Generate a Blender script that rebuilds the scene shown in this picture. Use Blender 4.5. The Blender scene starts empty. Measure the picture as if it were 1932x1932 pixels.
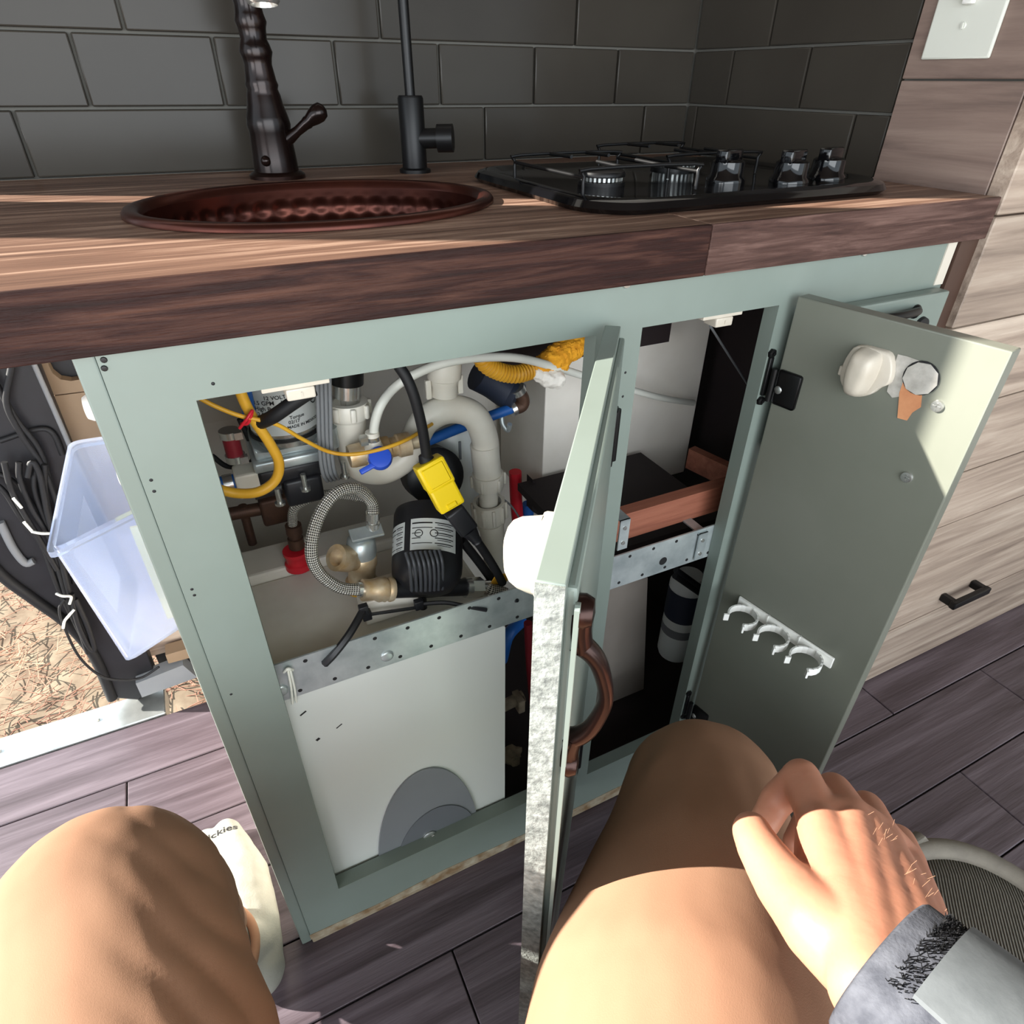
import bpy, bmesh, math, random
from mathutils import Vector as V, Matrix, noise as mn
random.seed(7)
S = bpy.context.scene
C = S.collection
# ---------------------------------------------------------------- camera, world, lights
cam = bpy.data.cameras.new('camera'); cam.sensor_width = 36; cam.lens = 22.3763; cam.clip_start = .01
co = bpy.data.objects.new('camera', cam); C.objects.link(co); S.camera = co
R_ = [[0.897337, -0.441273, 0.008012], [-0.241449, -0.506025, -0.828035], [0.369444, 0.741092, -0.56062]]
m4 = Matrix.Identity(4)
for i in range(3):
    m4[i][0] = R_[0][i]; m4[i][1] = -R_[1][i]; m4[i][2] = -R_[2][i]; m4[i][3] = (0.06642, -0.48024, 1.00432)[i]
co.matrix_world = m4
W = bpy.data.worlds.new('sky'); S.world = W; W.use_nodes = True
W.node_tree.nodes['Background'].inputs[0].default_value = (.80, .91, 1.0, 1)
W.node_tree.nodes['Background'].inputs[1].default_value = 1.9
sun = bpy.data.lights.new('sun', 'SUN'); sun.energy = 20.5; sun.angle = .0093; sun.color = (1, .95, .87)
so = bpy.data.objects.new('sun', sun); C.objects.link(so)
SUN_TO = V((-1, .48, .53)).normalized()          # towards the sun: low, from the open side door on the left
so.rotation_euler = SUN_TO.to_track_quat('Z', 'Y').to_euler()
fill_front = bpy.data.lights.new('front_fill', 'AREA'); fill_front.shape = 'RECTANGLE'; fill_front.size = 2.0; fill_front.size_y = 1.3; fill_front.energy = 43; fill_front.color = (.93, .97, 1)
wo = bpy.data.objects.new('front_fill', fill_front); C.objects.link(wo); wo.location = (-.15, -1.65, .95)   # added fill lamp behind the camera, brightens the cabinet interior
wo.rotation_euler = V((0, -1, .05)).to_track_quat('Z', 'Y').to_euler()
fill_left = bpy.data.lights.new('left_fill', 'AREA'); fill_left.shape = 'RECTANGLE'; fill_left.size = 1.3; fill_left.size_y = .8; fill_left.energy = 20; fill_left.color = (.97, .98, 1)
cw = bpy.data.objects.new('left_fill', fill_left); C.objects.link(cw); cw.location = (-2.1, -1.15, .95)   # added fill lamp on the left, lifts the dark lower cabinet front
cw.rotation_euler = (cw.location - V((.3, 0, .3))).to_track_quat('Z', 'Y').to_euler()
S.view_settings.view_transform = 'Standard'; S.view_settings.look = 'None'
S.view_settings.exposure = 0.0; S.view_settings.gamma = 1.0; S.view_settings.use_curve_mapping = False

# ---------------------------------------------------------------- helpers
def lin(c):
    return tuple(((x/255)/12.92 if x/255 <= .04045 else ((x/255+.055)/1.055)**2.4) for x in c[:3]) + (1,)

def _mat(name):
    m = bpy.data.materials.new(name); m.use_nodes = True
    return m, m.node_tree, m.node_tree.nodes['Principled BSDF']

def _coord(nt, scale=(1,1,1), shift=True, src='Object'):
    tc = nt.nodes.new('ShaderNodeTexCoord'); mp = nt.nodes.new('ShaderNodeMapping')
    mp.inputs['Scale'].default_value = scale
    nt.links.new(tc.outputs[src], mp.inputs['Vector'])
    if shift:
        oi = nt.nodes.new('ShaderNodeObjectInfo'); ml = nt.nodes.new('ShaderNodeMath'); ml.operation = 'MULTIPLY'; ml.inputs[1].default_value = 37.0
        nt.links.new(oi.outputs['Random'], ml.inputs[0]); nt.links.new(ml.outputs[0], mp.inputs['Location'])
    return mp

def _noise(nt, vec, scale, detail=4, rough=.55):
    n = nt.nodes.new('ShaderNodeTexNoise'); n.inputs['Scale'].default_value = scale
    n.inputs['Detail'].default_value = detail; n.inputs['Roughness'].default_value = rough
    nt.links.new(vec.outputs[0], n.inputs['Vector']); return n

def _ramp(nt, fac, stops):
    r = nt.nodes.new('ShaderNodeValToRGB'); e = r.color_ramp.elements
    while len(e) < len(stops): e.new(.5)
    for k, (p, c) in enumerate(stops):
        e[k].position = p; e[k].color = lin(c) if len(c) == 3 else c
    nt.links.new(fac, r.inputs[0]); return r

def _bump(nt, bs, h, strength, dist=.001):
    b = nt.nodes.new('ShaderNodeBump'); b.inputs['Strength'].default_value = strength; b.inputs['Distance'].default_value = dist
    nt.links.new(h, b.inputs['Height']); nt.links.new(b.outputs[0], bs.inputs['Normal'])

def pm(name, col, rough=.5, metal=0, col2=None, ns=30, bump=0, bs=200, spec=.5, trans=0, ior=1.45, sss=0, coat=0, lo=.35, hi=.7, emit=None):
    m, nt, b = _mat(name)
    b.inputs['Roughness'].default_value = rough; b.inputs['Metallic'].default_value = metal
    b.inputs['Specular IOR Level'].default_value = spec; b.inputs['IOR'].default_value = ior
    b.inputs['Transmission Weight'].default_value = trans; b.inputs['Coat Weight'].default_value = coat
    if coat: b.inputs['Coat Roughness'].default_value = .08
    if sss:
        b.inputs['Subsurface Weight'].default_value = sss; b.inputs['Subsurface Radius'].default_value = (.012, .004, .002); b.inputs['Subsurface Scale'].default_value = 1
    b.inputs['Base Color'].default_value = lin(col)
    if col2:
        n = _noise(nt, _coord(nt), ns, 5); r = _ramp(nt, n.outputs[0], [(lo, col), (hi, col2)])
        nt.links.new(r.outputs[0], b.inputs['Base Color'])
    if bump:
        n2 = _noise(nt, _coord(nt), bs, 3); _bump(nt, b, n2.outputs[0], bump)
    return m

def wood(name, c1, c2, c3, axis=0, along=3.0, across=60.0, rough=.45, bump=.3, vary=.25, coat=0, spec=.5):
    m, nt, b = _mat(name)
    sc = [across]*3; sc[axis] = along
    v = _coord(nt, sc)
    n = _noise(nt, v, 1.0, 6, .62)
    n.inputs['Distortion'].default_value = .6
    r = _ramp(nt, n.outputs[0], [(.28, c1), (.5, c2), (.72, c3)])
    oi = nt.nodes.new('ShaderNodeObjectInfo'); mr = nt.nodes.new('ShaderNodeMapRange')
    mr.inputs[3].default_value = 1-vary; mr.inputs[4].default_value = 1+vary
    nt.links.new(oi.outputs['Random'], mr.inputs[0])
    hs = nt.nodes.new('ShaderNodeHueSaturation'); nt.links.new(mr.outputs[0], hs.inputs['Value']); nt.links.new(r.outputs[0], hs.inputs['Color'])
    nt.links.new(hs.outputs[0], b.inputs['Base Color'])
    b.inputs['Roughness'].default_value = rough; b.inputs['Coat Weight'].default_value = coat; b.inputs['Coat Roughness'].default_value = .15
    b.inputs['Specular IOR Level'].default_value = spec
    sc2 = [across*4]*3; sc2[axis] = along*4
    n2 = _noise(nt, _coord(nt, sc2), 1.0, 4, .6)
    _bump(nt, b, n2.outputs[0], bump, .002)
    return m

def braid(name, c1, c2, pitch=.0052, around=9, metal=.55, rough=.3):
    m, nt, b = _mat(name)
    uv = nt.nodes.new('ShaderNodeUVMap'); uv.uv_map = 'UVMap'
    sp = nt.nodes.new('ShaderNodeSeparateXYZ'); nt.links.new(uv.outputs[0], sp.inputs[0])
    def M(op, a, bb):
        x = nt.nodes.new('ShaderNodeMath'); x.operation = op
        for k, q in enumerate((a, bb)):
            if q is None: continue
            if isinstance(q, (int, float)): x.inputs[k].default_value = q
            else: nt.links.new(q, x.inputs[k])
        return x.outputs[0]
    u = M('MULTIPLY', sp.outputs[0], 2*math.pi/pitch); w = M('MULTIPLY', sp.outputs[1], 2*math.pi*around)
    s1 = M('SINE', M('ADD', u, w), None); s2 = M('SINE', M('SUBTRACT', u, w), None)
    h = M('MULTIPLY', M('ADD', M('MULTIPLY', s1, s2), 1.0), .5)
    r = _ramp(nt, h, [(.2, c1), (.7, c2)])
    nt.links.new(r.outputs[0], b.inputs['Base Color']); b.inputs['Metallic'].default_value = metal; b.inputs['Roughness'].default_value = rough
    _bump(nt, b, h, .8, .0015)
    return m

class B:
    """collects shapes; obj() links them as one mesh object"""
    def __init__(s): s.round = False; s.bm = bmesh.new(); s.uv = s.bm.loops.layers.uv.new('UVMap')
    def _bev(s, vs, bev, seg=2):
        if bev:
            es = list({e for v in vs for e in v.link_edges})
            bmesh.ops.bevel(s.bm, geom=es, offset=bev, segments=seg, affect='EDGES', profile=.5)
    def box(s, a, b, bev=0, seg=2):
        a, b = V(a), V(b); c = (a+b)/2; d = b-a
        r = bmesh.ops.create_cube(s.bm, size=1, matrix=Matrix.Translation(c) @ Matrix.Diagonal((abs(d.x), abs(d.y), abs(d.z), 1)))
        s._bev(r['verts'], bev, seg); return s
    def obox(s, c, u, v, w, half, bev=0, seg=2):
        """box about c with unit axes u, v, w and half sizes"""
        m = Matrix.Identity(4)
        for k, (ax, h) in enumerate(zip((u, v, w), half)):
            ax = V(ax).normalized()*h*2
            for i in range(3): m[i][k] = ax[i]
        for i in range(3): m[i][3] = V(c)[i]
        r = bmesh.ops.create_cube(s.bm, size=1, matrix=m)
        if m.determinant() < 0: bmesh.ops.reverse_faces(s.bm, faces=list({f for q in r['verts'] for f in q.link_faces}))
        s._bev(r['verts'], bev, seg); return s
    def cyl(s, p0, p1, r0, r1=None, n=24, bev=0):
        r1 = r0 if r1 is None else r1
        return s.lathe([(0,0),(r0,0),(r1,1),(0,1)], p0, p1, n, unit=True)
    def lathe(s, prof, p0, p1, n=24, unit=False, ax=None):
        """profile of (radius, height along p0->p1); unit: height is a fraction of the length"""
        s.round = True; p0, p1 = V(p0), V(p1); d = p1-p0; L = d.length if unit else 1; d.normalize()
        e1 = d.orthogonal().normalized() if ax is None else V(ax).normalized(); e2 = d.cross(e1)
        rows = []
        for (r, h) in prof:
            c = p0 + d*h*L
            if r < 1e-6: rows.append([s.bm.verts.new(c)])
            else: rows.append([s.bm.verts.new(c + (e1*math.cos(t)+e2*math.sin(t))*r) for t in (2*math.pi*k/n for k in range(n))])
        for a, b in zip(rows, rows[1:]):
            for k in range(n):
                k2 = (k+1) % n
                if len(a) == 1 and len(b) == 1: continue
                if len(a) == 1: s.bm.faces.new((a[0], b[k2], b[k]))
                elif len(b) == 1: s.bm.faces.new((a[k], a[k2], b[0]))
                else: s.bm.faces.new((a[k], a[k2], b[k2], b[k]))
        return s
    def tube(s, pts, r, n=10, res=6, spline=True, closed=False, r_fn=None, caps=True):
        s.round = True; P = [V(p) for p in pts]
        if spline and len(P) > 2:
            Q = []; m = len(P)
            rng = range(m) if closed else range(m-1)
            for i in rng:
                a = P[(i-1) % m] if closed or i > 0 else P[0]*2-P[1]
                b, c = P[i], P[(i+1) % m]
                d = P[(i+2) % m] if closed or i+2 < m else P[-1]*2-P[-2]
                for k in range(res):
                    t = k/res
                    Q.append(.5*((2*b)+(c-a)*t+(2*a-5*b+4*c-d)*t*t+(3*b-a-3*c+d)*t**3))
            if not closed: Q.append(P[-1])
            P = Q
        m = len(P); rows = []; us = [0]
        for i in range(1, m): us.append(us[-1]+(P[i]-P[i-1]).length)
        up = None
        for i in range(m):
            a = P[i-1] if i > 0 else (P[-1] if closed else P[0]); b = P[i+1] if i+1 < m else (P[0] if closed else P[-1])
            t = (b-a).normalized()
            if up is None: up = t.orthogonal().normalized()
            up = (up - t*up.dot(t)).normalized(); w = t.cross(up)
            rr = r if r_fn is None else r*r_fn(us[i]/max(us[-1], 1e-9), us[i])
            rows.append([s.bm.verts.new(P[i]+(up*math.cos(q)+w*math.sin(q))*rr) for q in (2*math.pi*k/n for k in range(n))])
        lim = m if closed else m-1
        for i in range(lim):
            a, b = rows[i], rows[(i+1) % m]
            for k in range(n):
                k2 = (k+1) % n
                f = s.bm.faces.new((a[k], a[k2], b[k2], b[k]))
                uu = us[i], (us[i+1] if i+1 < m else us[i])
                for l, q in zip(f.loops, ((uu[0], k/n), (uu[0], (k+1)/n), (uu[1], (k+1)/n), (uu[1], k/n))): l[s.uv].uv = q
        if caps and not closed:
            s.bm.faces.new(rows[0][::-1]); s.bm.faces.new(rows[-1])
        return s
    def prism(s, pts, vec, bev=0):
        """closed polygon of points pushed along vec"""
        vec = V(vec)
        a = [s.bm.verts.new(V(p)) for p in pts]; b = [s.bm.verts.new(V(p)+vec) for p in pts]
        n = len(a)
        fs = [s.bm.faces.new(a[::-1]), s.bm.faces.new(b)]
        for k in range(n): fs.append(s.bm.faces.new((a[k], a[(k+1) % n], b[(k+1) % n], b[k])))
        if bev: s._bev(a+b, bev)
        return s
    def sph(s, c, r, sc=(1,1,1), sub=3):
        s.round = True; bmesh.ops.create_icosphere(s.bm, subdivisions=sub, radius=r, matrix=Matrix.Translation(V(c)) @ Matrix.Diagonal((*sc, 1))); return s
    def grid(s, rows):
        vs = [[s.bm.verts.new(V(p)) for p in r] for r in rows]
        for a, b in zip(vs, vs[1:]):
            for k in range(len(a)-1): s.bm.faces.new((a[k], a[k+1], b[k+1], b[k]))
        return s

WORLD = {}
def link(o, parent=None, loc=(0,0,0)):
    C.objects.link(o)
    if parent is not None: o.parent = parent; o.location = V(loc)-WORLD[parent.name]
    else: o.location = loc
    WORLD[o.name] = V(loc)
    return o

def obj(name, b, mat, parent=None, loc=None, sharp=None, smooth=True):
    """one mesh object; shapes are given in scene coordinates, loc is the object's own origin"""
    if sharp is None: sharp = 50 if b.round else 22
    if loc is None: loc = WORLD[parent.name] if parent is not None else V((0,0,0))
    me = bpy.data.meshes.new(name)
    bmesh.ops.recalc_face_normals(b.bm, faces=b.bm.faces)
    bmesh.ops.translate(b.bm, verts=b.bm.verts, vec=-V(loc))
    b.bm.to_mesh(me); b.bm.free()
    if smooth:
        me.shade_smooth(); me.set_sharp_from_angle(angle=math.radians(sharp))
    me.materials.append(mat)
    return link(bpy.data.objects.new(name, me), parent, loc)

def inst(src, parent, loc, rot=None, scale=None):
    """another object on the same mesh"""
    o = bpy.data.objects.new(src.name.split('.')[0], src.data)
    link(o, parent, loc)
    if rot is not None: o.rotation_euler = rot
    if scale is not None: o.scale = scale
    return o

def tag(o, label=None, cat=None, group=None, kind=None):
    if label: o['label'] = label
    if cat: o['category'] = cat
    if group: o['group'] = group
    if kind: o['kind'] = kind
    return o

def thing(name, label, cat, loc=(0,0,0), group=None, kind=None):
    o = bpy.data.objects.new(name, None); o.empty_display_size = .05
    link(o, None, loc); return tag(o, label, cat, group, kind)

def shell(name, loc=(0,0,0)):
    return tag(link(bpy.data.objects.new(name, None), None, loc), kind='structure')

_font = {}
def text_faces(txt, size, shear=0, bold=0.0):
    """flat mesh of lettering: list of 2D points and faces, start at x = 0"""
    cu = bpy.data.curves.new('lettering', 'FONT'); cu.body = txt; cu.size = size; cu.shear = shear; cu.offset = bold; cu.resolution_u = 3
    o = bpy.data.objects.new('lettering', cu); C.objects.link(o)
    dg = bpy.context.evaluated_depsgraph_get(); me = bpy.data.meshes.new_from_object(o.evaluated_get(dg))
    vs = [(v.co.x, v.co.y) for v in me.vertices]; fs = [tuple(p.vertices) for p in me.polygons]
    bpy.data.objects.remove(o); bpy.data.meshes.remove(me)
    return vs, fs

def lettering(b, txt, size, fn, shear=0, bold=0.0, center=False):
    vs, fs = text_faces(txt, size, shear, bold)
    dx = -max((v[0] for v in vs), default=0)/2 if center else 0
    bv = [b.bm.verts.new(V(fn(x+dx, y))) for x, y in vs]
    for f in fs:
        try: b.bm.faces.new([bv[i] for i in f])
        except ValueError: pass
    return b

def blob(chains, voxel, smooth=4, extra=None):
    """one continuous skin over tapering limbs: each chain is a list of (point, radius)"""
    bm = bmesh.new()
    for ch in chains:
        for k, (p, r) in enumerate(ch):
            bmesh.ops.create_icosphere(bm, subdivisions=3, radius=r, matrix=Matrix.Translation(V(p)))
            if k:
                q, r0 = V(ch[k-1][0]), ch[k-1][1]; p = V(p); d = p-q
                L = d.length
                if L > 1e-5:
                    mt = Matrix.Translation((p+q)/2) @ d.to_track_quat('Z', 'Y').to_matrix().to_4x4()
                    bmesh.ops.create_cone(bm, cap_ends=True, segments=28, radius1=r0, radius2=r, depth=L, matrix=mt)
    me = bpy.data.meshes.new('limb'); bm.to_mesh(me); bm.free()
    o = bpy.data.objects.new('limb', me); C.objects.link(o)
    md = o.modifiers.new('r', 'REMESH'); md.mode = 'VOXEL'; md.voxel_size = voxel
    ms = o.modifiers.new('s', 'SMOOTH'); ms.factor = .5; ms.iterations = smooth
    dg = bpy.context.evaluated_depsgraph_get(); m2 = bpy.data.meshes.new_from_object(o.evaluated_get(dg))
    bpy.data.objects.remove(o)
    b = B(); b.bm.from_mesh(m2); bpy.data.meshes.remove(m2)
    return b

# ---------------------------------------------------------------- materials
M = {}
M['paint'] = pm('sage_paint', (124,135,128), .42, col2=(117,127,119), ns=6, bump=.05, bs=90)
M['paint_in'] = pm('sage_paint_door_back', (116,118,108), .34, col2=(106,109,98), ns=5, bump=.04, bs=60)
M['rawedge'] = pm('worn_plywood', (120,95,66), .8, col2=(168,160,140), ns=45, bump=.5, bs=160)
M['ctop'] = wood('worn_counter_top', (74,52,42), (112,84,69), (178,148,128), 0, 3.5, 70, .4, .4, .04, spec=.4)
M['cfront'] = wood('walnut_edge', (24,12,10), (44,22,18), (80,52,42), 0, 7, 110, .6, .6, .0, spec=.2)
M['cfront2'] = wood('worn_grey_edge', (46,30,27), (78,56,50), (118,92,84), 0, 7, 110, .6, .6, .0, spec=.2)
M['tile'] = pm('grey_glazed_tile', (54,50,45), .2, col2=(63,59,53), ns=3, bump=.05, bs=12, spec=.2)
M['grout'] = pm('grout', (104,102,96), .9, bump=.3)
M['plank'] = wood('grey_brown_plank', (120,103,91), (168,149,133), (200,183,166), 0, 2.0, 38, .6, .5, .12)
M['plank_dark'] = wood('brown_stained_plank', (86,72,66), (120,101,92), (140,121,110), 1, 3.0, 40, .6, .4, .10)
M['brown'] = pm('brown_filler', (66,46,37), .55, col2=(76,54,43), ns=14, bump=.1)
M['floor'] = wood('dark_plank_floor', (58,47,51), (84,73,79), (110,99,106), 0, 2.2, 40, .38, .55, .14)
M['floorgap'] = pm('floor_gap', (22,18,20), .9)
M['alu'] = pm('brushed_aluminium', (205,208,205), .38, .9, col2=(180,184,182), ns=30)
M['galv'] = pm('galvanised_steel', (206,214,214), .36, .6, col2=(166,176,178), ns=28, bump=.05, bs=60)
M['steel'] = pm('steel', (206,206,202), .25, .85)
M['black'] = pm('black_plastic', (26,26,29), .42, col2=(34,34,38), ns=20)
M['fin'] = pm('grey_black_plastic', (58,60,64), .45)
M['blackrub'] = pm('black_rubber', (22,22,24), .6)
M['blackgloss'] = pm('black_enamel', (9,9,11), .09, spec=.6)
M['iron'] = pm('black_iron', (20,20,21), .38, .3)
M['bronze'] = pm('oil_rubbed_bronze', (22,15,14), .2, .5, col2=(36,23,20), ns=30, spec=.6)
M['bronze_h'] = pm('worn_bronze', (56,36,31), .28, .7, col2=(36,24,21), ns=18)
M['copper'] = pm('aged_copper', (84,44,34), .3, .75, col2=(60,31,26), ns=14)
M['pvc'] = pm('white_pvc', (236,232,220), .34, col2=(220,213,198), ns=12)
M['white'] = pm('white_plastic', (236,236,230), .35)
M['enamel'] = pm('white_enamel', (222,226,222), .28, spec=.5)
M['greypl'] = pm('grey_plastic', (136,140,144), .34, col2=(128,132,136), ns=8)
M['yellow'] = pm('bright_yellow_plastic', (250,214,20), .4)
M['yhose'] = pm('yellow_hose', (226,172,52), .42, col2=(206,150,40), ns=20)
M['blue'] = pm('blue_pipe', (36,98,178), .4)
M['bluek'] = pm('blue_knob', (50,90,210), .35)
M['red'] = pm('red_plastic', (206,34,48), .4)
M['darkred'] = pm('maroon_hose', (120,24,36), .45)
M['brass'] = pm('aged_brass', (196,164,120), .42, .45, col2=(226,214,190), ns=40, bump=.2, bs=120)
M['dbrass'] = pm('dull_brass', (98,72,58), .55, .5, col2=(74,56,50), ns=40)
M['hoseW'] = pm('white_hose', (226,226,216), .4)
M['greyw'] = pm('grey_cable', (120,122,124), .5)
M['braid'] = braid('braided_steel', (50,46,42), (230,226,216))
M['beige'] = pm('beige_panel', (238,232,222), .6, col2=(226,219,207), ns=9)
M['casing'] = pm('heater_casing', (240,236,226), .5, col2=(222,216,204), ns=9)
M['tan'] = pm('tan_panel', (146,124,100), .65, col2=(130,110,88), ns=7, bump=.1)
M['ply'] = wood('reddish_plywood', (112,62,46), (140,84,64), (158,100,78), 0, 3, 70, .6, .3, .1)
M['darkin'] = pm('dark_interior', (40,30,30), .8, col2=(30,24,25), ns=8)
M['ivory'] = pm('ivory_plastic', (196,188,174), .38, col2=(186,177,162), ns=40)
M['beige2'] = pm('dim_beige_board', (150,142,134), .7, col2=(138,130,122), ns=9)
M['tape'] = pm('white_tape', (190,186,178), .6, col2=(150,146,138), ns=60, bump=.3)
M['peel'] = pm('peeled_wood', (206,146,104), .7, col2=(184,122,84), ns=40)
M['gplate'] = pm('ivory_switch_plate', (214,216,206), .35)
M['ink'] = pm('black_ink', (22,22,24), .6)
M['label'] = pm('silver_label', (206,210,208), .4, .1)
M['rag'] = pm('yellow_cloth', (232,164,36), .85, col2=(206,136,24), ns=60, bump=.5, bs=300)
M['navy'] = pm('navy_rubber', (44,50,66), .55)
M['trouser'] = pm('tan_twill', (149,114,91), .88, col2=(139,105,83), ns=9, bump=.14, bs=1300, spec=.2)
M['skin'] = pm('skin', (186,130,104), .48, col2=(176,117,93), ns=14, bump=.12, bs=260, sss=.12)
M['sock'] = pm('white_knit', (150,150,141), .9, col2=(138,138,130), ns=30, bump=.4, bs=420, spec=.2)
M['sleeve'] = pm('grey_knit', (64,66,73), .9, col2=(88,90,97), ns=120, bump=.5, bs=500, spec=.2)
M['velcro'] = pm('grey_tab', (94,98,100), .6, col2=(84,88,90), ns=80, bump=.15, bs=300)
M['hair'] = pm('fair_hair', (168,128,100), .6)
M['card'] = pm('pale_yellow_card', (238,226,150), .7)
M['piping'] = pm('grey_piping', (124,118,107), .85, col2=(112,106,97), ns=60, bump=.3, bs=300)
M['clear'] = pm('clear_plastic', (222,233,254), .14, trans=.78, ior=1.2, spec=.5)
M['sand'] = pm('sandy_ground', (140,126,106), .95, col2=(98,80,64), ns=14, bump=.8, bs=40)
M['needle'] = pm('dry_pine_needle', (186,142,116), .8, col2=(126,84,70), ns=3)
M['foam'] = pm('dusty_foam', (150,136,116), .9, col2=(110,98,84), ns=60, bump=.6, bs=140)

# ---------------------------------------------------------------- the room
# floor: planks run along x; rows given by their seams
fl = shell('floor')
FX0, FX1 = -1.9, 2.3
b = B(); b.box((FX0,-1.6,-.05), (FX1,.515,-.006)); b.box((-.05,.515,-.05), (FX1,.70,-.006)); obj('subfloor', b, M['floorgap'], fl)
seams = [.515,.391,.263,.138,.0145,-.0935,-.227,-.352,-.478,-.604,-.73,-.856,-.982,-1.108,-1.234,-1.36,-1.6]
joints = [[-.9,.3,1.3],[-1.4,-.236,.95],[-.75,.55,1.6],[-1.1,-.43,.62,1.7],[-.6,-.1,1.087],[-1.3,.172,1.35],[-.8,.5,1.083],[-1.2,.0,1.2],[-.5,.7,1.6]]
for k in range(len(seams)-1):
    y1, y0 = seams[k], seams[k+1]
    xs = [FX0]+[j for j in joints[k % len(joints)]]+[FX1]
    for x0, x1 in zip(xs, xs[1:]):
        b = B(); b.box((x0+.0012, y0+.0012, -.0055), (x1-.0012, y1-.0012, random.uniform(-.0008,0)), .0012, 1)
        obj('plank', b, M['floor'], fl, ((x0+x1)/2, (y0+y1)/2, 0))
# back wall with tiles, reaching left over the door opening
BY = .561
wb = shell('wall_back')
b = B(); b.box((-.37, BY+.008, .9), (.93, BY+.03, 1.36)); b.box((-.37, BY+.0005, .857), (.93, BY+.008, .9005)); b.box((-.02, BY+.008, -.05), (.93, BY+.03, .9)); obj('backing', b, M['grout'], wb)
def tile_row(parent, z0, z1, cuts, axis, c0):
    for a0, a1 in zip(cuts, cuts[1:]):
        g = .0016
        b = B()
        if axis == 'x': b.box((a0+g, BY, z0+g), (a1-g, BY+.008, z1-g), .0018, 2); o = ((a0+a1)/2, BY, (z0+z1)/2)
        else: b.box((.919, a0+g, z0+g), (.927, a1-g, z1-g), .0018, 2); o = (.919, (a0+a1)/2, (z0+z1)/2)
        obj('tile', b, M['tile'], parent, o)
rows = [(.9,.973),(.973,1.0485),(1.0485,1.124),(1.124,1.2),(1.2,1.276),(1.276,1.352)]
bx = [[-.37,-.0692,.2316,.5324,.8286,.919], [-.37,-.29,-.14,.0124,.1656,.3142,.4627,.6166,.7668,.919],
      [-.37,-.235,.071,.3804,.6863,.919], [-.37,-.1,.2,.5,.8,.919], [-.37,-.25,.05,.35,.65,.919], [-.37,-.1,.2,.5,.8,.919]]
ry = [[.161,.2144,.5357,.561],[.161,.315,.4677,.561],[.161,.3967,.561],[.161,.25,.55,.561],[.161,.4,.561],[.161,.25,.561]]
wr = shell('wall_right')
b = B(); b.box((.927,.009,.0), (.95,BY+.03,1.36)); obj('backing', b, M['grout'], wr)
for (z0, z1), xs, ys in zip(rows, bx, ry):
    tile_row(wb, z0, z1, xs, 'x', 0); tile_row(wr, z0, z1, ys, 'y', 0)
for z0, z1 in ((.74,.8845),(.886,1.0085),(1.0105,1.136),(1.138,1.352)):
    b = B(); b.box((.9165,.0088,z0), (.927,.1595,z1), .001, 1); obj('plank', b, M['plank_dark'], wr, (.92,.07,(z0+z1)/2))
# overhead: ceiling, and posts between the strips of sunlight
b = B(); b.box((-1.5,-1.6,1.95), (2.3,.75,2.0)); o = tag(obj('ceiling', b, pm('ceiling_white', (96,84,72), .8)), kind='structure')
b = B(); b.box((-.87,BY+.0,.9), (-.49,BY+.012,1.95)); tag(obj('trim_1', b, M['black']), kind='structure')
b = B(); b.box((-.37,BY+.03,1.36), (2.3,BY+.06,1.95)); b.box((.95,BY+.0,0), (2.3,BY+.06,1.36)); tag(obj('wall_back_upper', b, M['beige']), kind='structure')
b = B(); b.box((2.28,-1.6,0), (2.33,BY,1.95)); tag(obj('wall_far_right', b, M['beige']), kind='structure')
# ground outside
b = B()
n = 50
b.grid([[(-3.5+6.5*i/n, .7+4.5*j/n, -.5+.03*mn.noise(V((i*.5,j*.5,0)))) for i in range(n+1)] for j in range(n+1)])
tag(obj('ground', b, M['sand']), kind='structure')
b = B(); b.grid([[(-12,-12,-.56),(12,-12,-.56)],[(-12,12,-.56),(12,12,-.56)]]); tag(obj('ground_far', b, M['sand']), kind='structure')
b = B()
for k in range(2600):
    x, y = random.uniform(-1.5,.1), random.uniform(.75,2.2); a = random.uniform(0,math.pi); L = random.uniform(.04,.10)
    z = -.483+random.uniform(-.008,.02); d = V((math.cos(a),math.sin(a),random.uniform(-.15,.15)))*L/2
    p = V((x,y,z)); w = V((-d.y,d.x,0)).normalized()*.0014
    b.prism([p-d-w, p-d+w, p+d+w*.4, p+d-w*.4], (0,0,.0016))
tag(obj('pine_needles', b, M['needle'], sharp=30), 'dry brown pine needles littering the sunlit ground outside the door', 'pine needles', kind='stuff')
# aluminium sill of the side door
sl = thing('door_sill', 'bright aluminium threshold strip along the side door opening', 'threshold', (-.6,.545,0))
b = B(); b.box((-1.9,.515,-.03), (-.17,.585,.004), .002, 1); obj('strip', b, M['alu'], sl)
for x in (-.44,-.285,-.70,-1.0):
    b = B(); b.lathe([(0,.0035),(.0035,.003),(.004,0)][::-1], (x,.552,.004), (x,.552,.01), 12); obj('screw', b, M['steel'], sl)
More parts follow.
